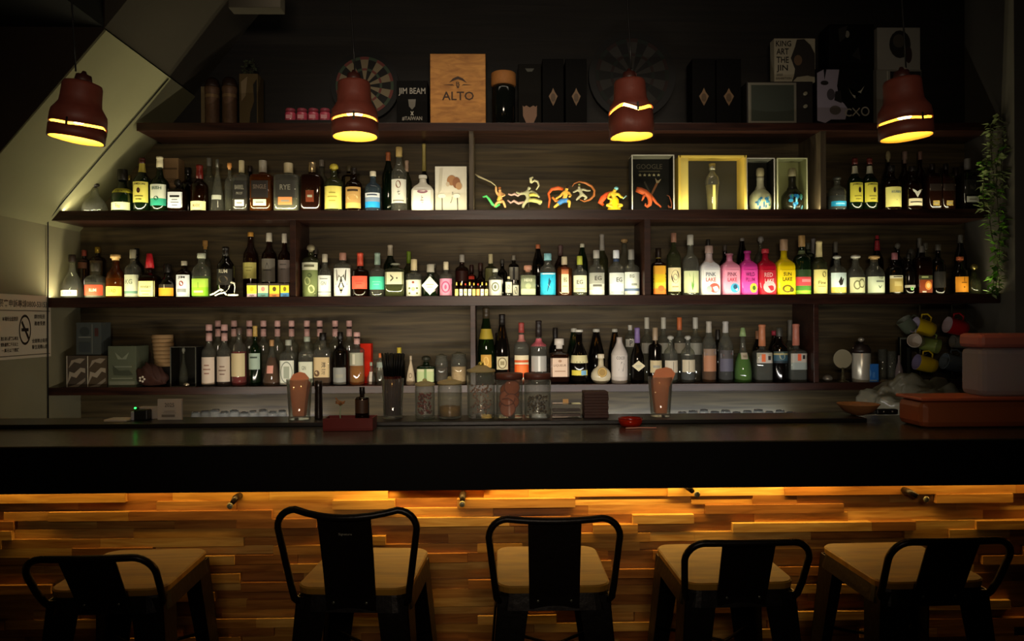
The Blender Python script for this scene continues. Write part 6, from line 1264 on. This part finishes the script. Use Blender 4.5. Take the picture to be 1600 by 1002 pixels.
# knife
x, _ = P(1385, 652, LY); t = thing('kitchen_knife', (x, LY, LZ), 'black handled kitchen knife with two rivets beside the orange brown crate', 'knife')
MB().box(-.045, .04, -.015, .012, .0, .022, mat('#0a0a0a', .4), .006).build('handle', t)
for dx in (-.018, .016): MB().ball((dx, -.0155, .012), .0035, mat('#c8c4b8', .25, .8), (1, .5, 1), 10).build('rivet', t)
MB().box(-.14, -.045, -.001, .001, .0, .020, mat('#8a8880', .25, .9)).build('blade', t)
# crumpled plastic bag on the back counter
xa, _ = P(1340, 640, 3.45); xb, _ = P(1508, 640, 3.45); zt_ = PZ(1400, 600, 3.45)
bm = bmesh.new(); bmesh.ops.create_icosphere(bm, subdivisions=5, radius=1); rr = random.Random(8); from mathutils import noise as mn
for v in bm.verts:
    c = v.co.copy(); f = 1+.22*mn.noise(c*2.3)+.10*abs(mn.noise(c*6))
    v.co = Vector((c.x*(xb-xa)/2*f, c.y*.13*f, (c.z*.5+.5)*(zt_-.9+.01)*f))
o = MB().bm(bm, glass('#8d8874', '#55513f', .18, 1.5, .55), True).build('plastic_bag'); o.location = ((xa+xb)/2, 3.42, .902); tag(o, 'crumpled clear plastic bag slumped on the back counter at right', 'bag')
# orange brown crate and translucent tub with pink lid
Y = 2.572; xa, _ = P(1441, 676, Y); xb = xa+.62; zt_ = PZ(1500, 622, Y)
t = thing('storage_crate', (xa, Y, BAR_Z+.0005), 'orange brown plastic crate at the right end of the bar', 'crate')
CR = mat('#94502e', .35); Hc = zt_-BAR_Z
MB().box(0, .62, 0, .165, 0, Hc-.012, CR, .022).build('crate_body', t)
MB().box(-.004, .624, -.004, .169, Hc-.0115, Hc, mat('#a8553a', .4), .004).build('lid', t)
Y2 = 2.60; xa2, _ = P(1534, 610, Y2); zt2 = PZ(1560, 545, Y2); zt3 = PZ(1560, 522, Y2)
t = thing('storage_tub', (xa2, Y2, zt_+.001), 'translucent round cornered tub with pink lid on the crate', 'tub')
Ht = zt2-zt_; TBM = glass('#d8d0d6', '#b8b0b6', .2, 1.45, .6)
MB().box(0, .42, 0, .125, 0, Ht, TBM, .02).build('tub_body', t)
MB().box(-.004, .424, -.004, .129, Ht+.0006, Ht+(zt3-zt2), mat('#b0685c', .45), .014).build('lid', t)

# ================================================================== bar stools
IRON = mat('#16110e', .38, .55, noise=.2, nscale=40)
SEAT = wood('#68440a', '#8c6414', .6, (4, 30, 4), .05)
def rsq(w_, d_, r_, n=5):
    pts = []
    for cx, cy, a0 in ((w_/2-r_, d_/2-r_, 0), (-w_/2+r_, d_/2-r_, PI/2), (-w_/2+r_, -d_/2+r_, PI), (w_/2-r_, -d_/2+r_, 3*PI/2)):
        for k in range(n+1): a = a0+PI/2*k/n; pts.append((cx+r_*math.cos(a), cy+r_*math.sin(a)))
    return pts
def plate(mb, pts0, z0, pts1, z1_, m_):
    n = len(pts0); mb.add([(x, y, z0) for x, y in pts0]+[(x, y, z1_) for x, y in pts1], [tuple(range(n-1, -1, -1)), tuple(range(n, 2*n))]+[(k, (k+1) % n, n+(k+1) % n, n+k) for k in range(n)], m_)
def stool(cx, cy, rz, back_h, bw, lean, wave, text, sw=.315, sd=.36, topw=1.0, zs=.765):
    t = thing('bar_stool', (cx, cy, 0), text, 'stool', 'metal bar stools along the counter', rz)
    mb = MB(); plate(mb, rsq(sw-.004, sd-.004, .045), zs-.020, rsq(sw, sd, .047), zs-.004, SEAT); plate(mb, rsq(sw, sd, .047), zs-.004, rsq(sw-.008, sd-.008, .044), zs, SEAT); mb.build('seat', t)
    mb = MB(); plate(mb, rsq(sw+.012, sd+.012, .05), zs-.065, rsq(sw-.008, sd-.008, .045), zs-.0205, IRON); mb.build('apron', t)
    # folded sheet legs
    for sx in (-1, 1):
        for sy in (-1, 1):
            x0, y0 = sx*(sw/2-.004), sy*(sd/2-.004); x1, y1 = sx*(sw/2+.055), sy*(sd/2+.055); mb = MB()
            for ax in (0, 1):
                wt, wb, th = .088, .040, .004
                def q(x, y, w_, z):
                    if ax == 0: return [(x, y, z), (x-sx*w_, y, z), (x-sx*w_, y-sy*th, z), (x, y-sy*th, z)]
                    return [(x, y, z), (x, y-sy*w_, z), (x-sx*th, y-sy*w_, z), (x-sx*th, y, z)]
                a = q(x0, y0, wt, zs-.028); b = q(x1, y1, wb, .004)
                mb.add(a+b, [(0, 1, 2, 3), (7, 6, 5, 4), (0, 4, 5, 1), (1, 5, 6, 2), (2, 6, 7, 3), (3, 7, 4, 0)], IRON)
            l = mb.build('leg', t, fix=True)
            MB().box(x1-.022 if sx > 0 else x1-.004, x1+.004 if sx > 0 else x1+.022, y1-.022 if sy > 0 else y1-.004, y1+.004 if sy > 0 else y1+.022, 0, .012, mat('#0a0a0a', .7)).build('rubber_foot', l)
    for zz, k in ((.30, .60),):
        f = 1-(zz/(zs-.03)); ex = sw/2+.055*f-.012; ey = sd/2+.055*f-.012
        for a, b in (((-ex, -ey), (ex, -ey)), ((-ex, ey), (ex, ey)), ((-ex, -ey), (-ex, ey)), ((ex, -ey), (ex, ey))):
            MB().tube([(a[0], a[1], zz), (b[0], b[1], zz)], .009, IRON, 8).build('footrest_bar', t)
    for d_ in (1, -1): MB().box(-.004, .004, 0, 0.001, 0, .001, IRON) 
    mb = MB(); zz = .5; f = 1-(zz/(zs-.03)); ex = sw/2+.055*f-.02; ey = sd/2+.055*f-.02
    mb.tube([(-ex, -ey, zz), (0, 0, zz+.02), (ex, ey, zz)], .005, IRON, 8); mb.tube([(-ex, ey, zz), (0, 0, zz+.03), (ex, -ey, zz)], .005, IRON, 8); mb.build('cross_brace', t)
    # back rest hoop
    yb = -sd/2-.004; zt = zs+back_h; rr = .05; hwb = sw/2+.004; hwt = bw/2; r_ = .0095
    def yl(z): return yb-lean*max(0, (z-zs+.04))/(back_h+.04)
    pts = [(-hwb+.020, yb+.022, zs-.055), (-hwb+.004, yb+.004, zs-.03), (-hwb, yl(zs), zs+.005)]
    xt = hwt
    for k in range(7):
        a = PI-PI/2*k/6; pts.append((-xt+rr+rr*math.cos(a), yl(zt-rr+rr*math.sin(a)), zt-rr+rr*math.sin(a)))
    for k in range(1, 8):
        u = -1+2*k/8; pts.append((u*(xt-rr), yl(zt)-wave*(1-u*u), zt-wave*.45*(1-u*u)))
    for k in range(7):
        a = PI/2-PI/2*k/6; pts.append((xt-rr+rr*math.cos(a), yl(zt-rr+rr*math.sin(a)), zt-rr+rr*math.sin(a)))
    pts += [(hwb, yl(zs), zs+.005), (hwb-.004, yb+.004, zs-.03), (hwb-.020, yb+.022, zs-.055)]
    MB().tube(pts, r_, IRON, 10).build('back_hoop', t)
    # sheet splat
    mb = MB(); n = 8; tw, bwid = .072, .068; vs = []
    for i in range(n+1):
        v = i/n; z = zs-.06+(zt-wave*.45-zs+.06)*v; hw_ = bwid+(tw-bwid)*v
        for th in (0, .004):
            for j in range(7):
                u = -1+2*j/6; vs.append((u*hw_, yl(z)-.003+th-wave*(1-(u*hw_/(xt))**2)*v**2+.004*math.cos(u*1.2), z))
    fs = []
    for i in range(n):
        for j in range(6):
            a = i*14+j; b = (i+1)*14+j; fs += [(a, a+1, b+1, b), (a+7, b+7, b+8, a+8)]
        fs += [(i*14, (i+1)*14, (i+1)*14+7, i*14+7), (i*14+6, i*14+13, (i+1)*14+13, (i+1)*14+6)]
    mb.add(vs, fs, IRON, False); sp = mb.build('splat', t)
    for sx in (-.045, .045): MB().ball((sx, yb-.012, zs-.035), .0045, mat('#6a6a5c', .3, .8), (1, .5, 1), 10).build('rivet', t)
    if wave > .015:
        mb = MB(); marks_on(mb, [('t', 'Signature', 0, .5, 1.2, .9, '#6a6558')], .03, zs+back_h*.70, zs+back_h*.70+.009, lambda u, z: yl(z)-wave*.5-.004); mb.build('maker_mark', sp)
    return t
def sc_(px_near, py_near, Yn): return P(px_near, py_near, Yn)
# near seat edge depth from its pixel height
def place_stool(px_near, py_near, rz, bh, bw, lean, wave, text, sw=.315, sd=.36):
    zs = .765; x, y = PZplane(px_near, py_near, zs)
    c = Vector((0, sd/2, 0)); c.rotate(Euler((0, 0, rz)))
    return stool(x+c.x, y+c.y, rz, bh, bw, lean, wave, text, sw, sd, zs=zs)
place_stool(163, 922, math.radians(2), .115, .33, .09, .002, 'leftmost bar stool, low back and slanted seat, black metal with wooden seat')
place_stool(549, 919, math.radians(-4), .225, .375, .045, .030, 'bar stool with the tallest curved back, before the panel under the black straws')
place_stool(866, 916, 0, .190, .355, .020, .010, 'middle bar stool seen straight from behind, black splat over wooden seat')
place_stool(1158, 911, math.radians(1), .130, .338, .060, .002, 'bar stool with low flat back, second from the right')
place_stool(1462, 909, math.radians(2), .135, .335, .075, .002, 'rightmost bar stool, low back, in the darkest corner of the panel')

# ================================================================== hanging plant at the right end
t = thing('hanging_plant', (X_R-.03, 3.93, 1.60), 'long leafy green trailing plant hanging at the right end of the shelves', 'plant')
rr = random.Random(21); lv = MB(); vn = MB(); LM = [mat('#5c9424', .5), mat('#44701c', .5), mat('#86bc34', .5), mat('#8f9d62', .55)]
strands = [(1555, 180, 1548, 335), (1546, 190, 1538, 330), (1562, 235, 1556, 460), (1550, 330, 1553, 462), (1538, 250, 1545, 322), (1566, 330, 1558, 450), (1572, 185, 1566, 300)]
for (xa_, ya_, xb_, yb_) in strands:
    Yq = 3.835-rr.uniform(0, .04); pts = []
    for k in range(9):
        f = k/8; q = P(xa_+(xb_-xa_)*f+4*math.sin(f*6+xa_), ya_+(yb_-ya_)*f, Yq); pts.append(Vector((q[0]-t.location.x, Yq-t.location.y, q[1]-t.location.z)))
    vn.tube(pts, .0022, mat('#3a3a1c', .6), 6)
    for k in range(60):
        f = rr.uniform(0, 8); i = min(7, int(f)); p = pts[i].lerp(pts[i+1], f-i)
        a = rr.uniform(0, 6.28); dn = rr.uniform(-.9, .5); d = Vector((math.cos(a), math.sin(a)*.7, dn)).normalized(); L_ = rr.uniform(.026, .060); sd_ = d.cross(Vector((0, 0, 1))).normalized()*L_*.28; nn = Vector((0, 0, .004))
        c0 = p; c1 = p+d*L_*.5; c2 = p+d*L_
        lv.add([c0, c1+sd_+nn, c2, c1-sd_+nn, c1], [(0, 1, 4), (1, 2, 4), (2, 3, 4), (3, 0, 4)], LM[rr.randrange(4) if ya_ > 200 else 3], True)
vn.build('vine', t); lv.build('foliage', t)
# ================================================================== no smoking notice and cable on the left wall
cor = []
def onwall(px, py):
    d = fwd + rt*((px-800)/F) - up*((py-501)/F); tt = (X_L)/d.x; return d.y*tt, CAMZ+d.z*tt
ya, _ = onwall(79, 510); _, zt_ = onwall(76, 463); yt, _ = onwall(76, 463); _, zb_ = onwall(78, 557)
zt_ = onwall(76, 463)[1]; zb_ = onwall(78, 557)[1]; W_ = .42
t = thing('no_smoking_notice', (X_L, ya-W_/2, zb_), 'white no smoking notice taped to the left wall', 'notice', None, PI/2)
Hn = zt_-zb_
mb = MB(); mb.box(-W_/2, W_/2, -.0016, -.0002, 0, Hn, mat('#d0c2a8', .8), 0); mb.build('sheet', t)
mb = MB(); D_ = '#2b2219'
marks_on(mb, [('t', '菸害申訴專線0800-531531', 0, .86, 1.8, .12, D_), ('o', 0, .45, .22, .24, .16, D_), ('p', [(-.14, .56), (-.10, .60), (.15, .33), (.11, .29)], D_), ('r', 0, .45, .26, .05, D_),
  ('t', '本場所全面禁菸', -.52, .62, .55, .07, D_), ('t', '請勿吸菸', .55, .66, .42, .07, D_), ('t', '違者受罰', .55, .55, .42, .07, D_), ('t', '違反者依菸害防制法', -.55, .32, .6, .06, D_), ('t', '處新臺幣二千元以上', -.55, .23, .6, .06, D_), ('t', '一萬元以下罰鍰', -.52, .14, .6, .06, D_), ('t', '全面禁止吸菸', .55, .27, .6, .07, D_), ('t', '衛生局關心您', .55, .17, .6, .07, D_), ('r', 0, .75, 1.9, .012, '#5c5040'), ('r', 0, .05, 1.9, .012, '#5c5040')], W_/2, 0, Hn, lambda u, v: -.0017, .0006)
mb.build('notice_print', t)
pts = []
for px, py, Y in ((94, 655, 3.83), (96, 560, 3.83), (93, 500, 3.83), (88, 420, 3.835), (84, 345, 3.83)): pts.append((X_L+.008 if py > 345 else X_L+.012, Y, P(px, py, Y)[1]))
for px, py in ((100, 326), (130, 300), (180, 252), (215, 215), (262, 150)):
    q = P(px, py, 3.80); n_ = Vector((sl, 0, -1)).normalized()
    zl = A0[1]+(q[0]-A0[0])*sl; pts.append((q[0]+n_.x*.006, 3.80, zl+n_.z*.006))
o = MB().tube(pts, .0035, mat('#0a0908', .5), 6).build('black_cable'); tag(o, 'black cable running up the left wall and along the stair underside', 'cable')
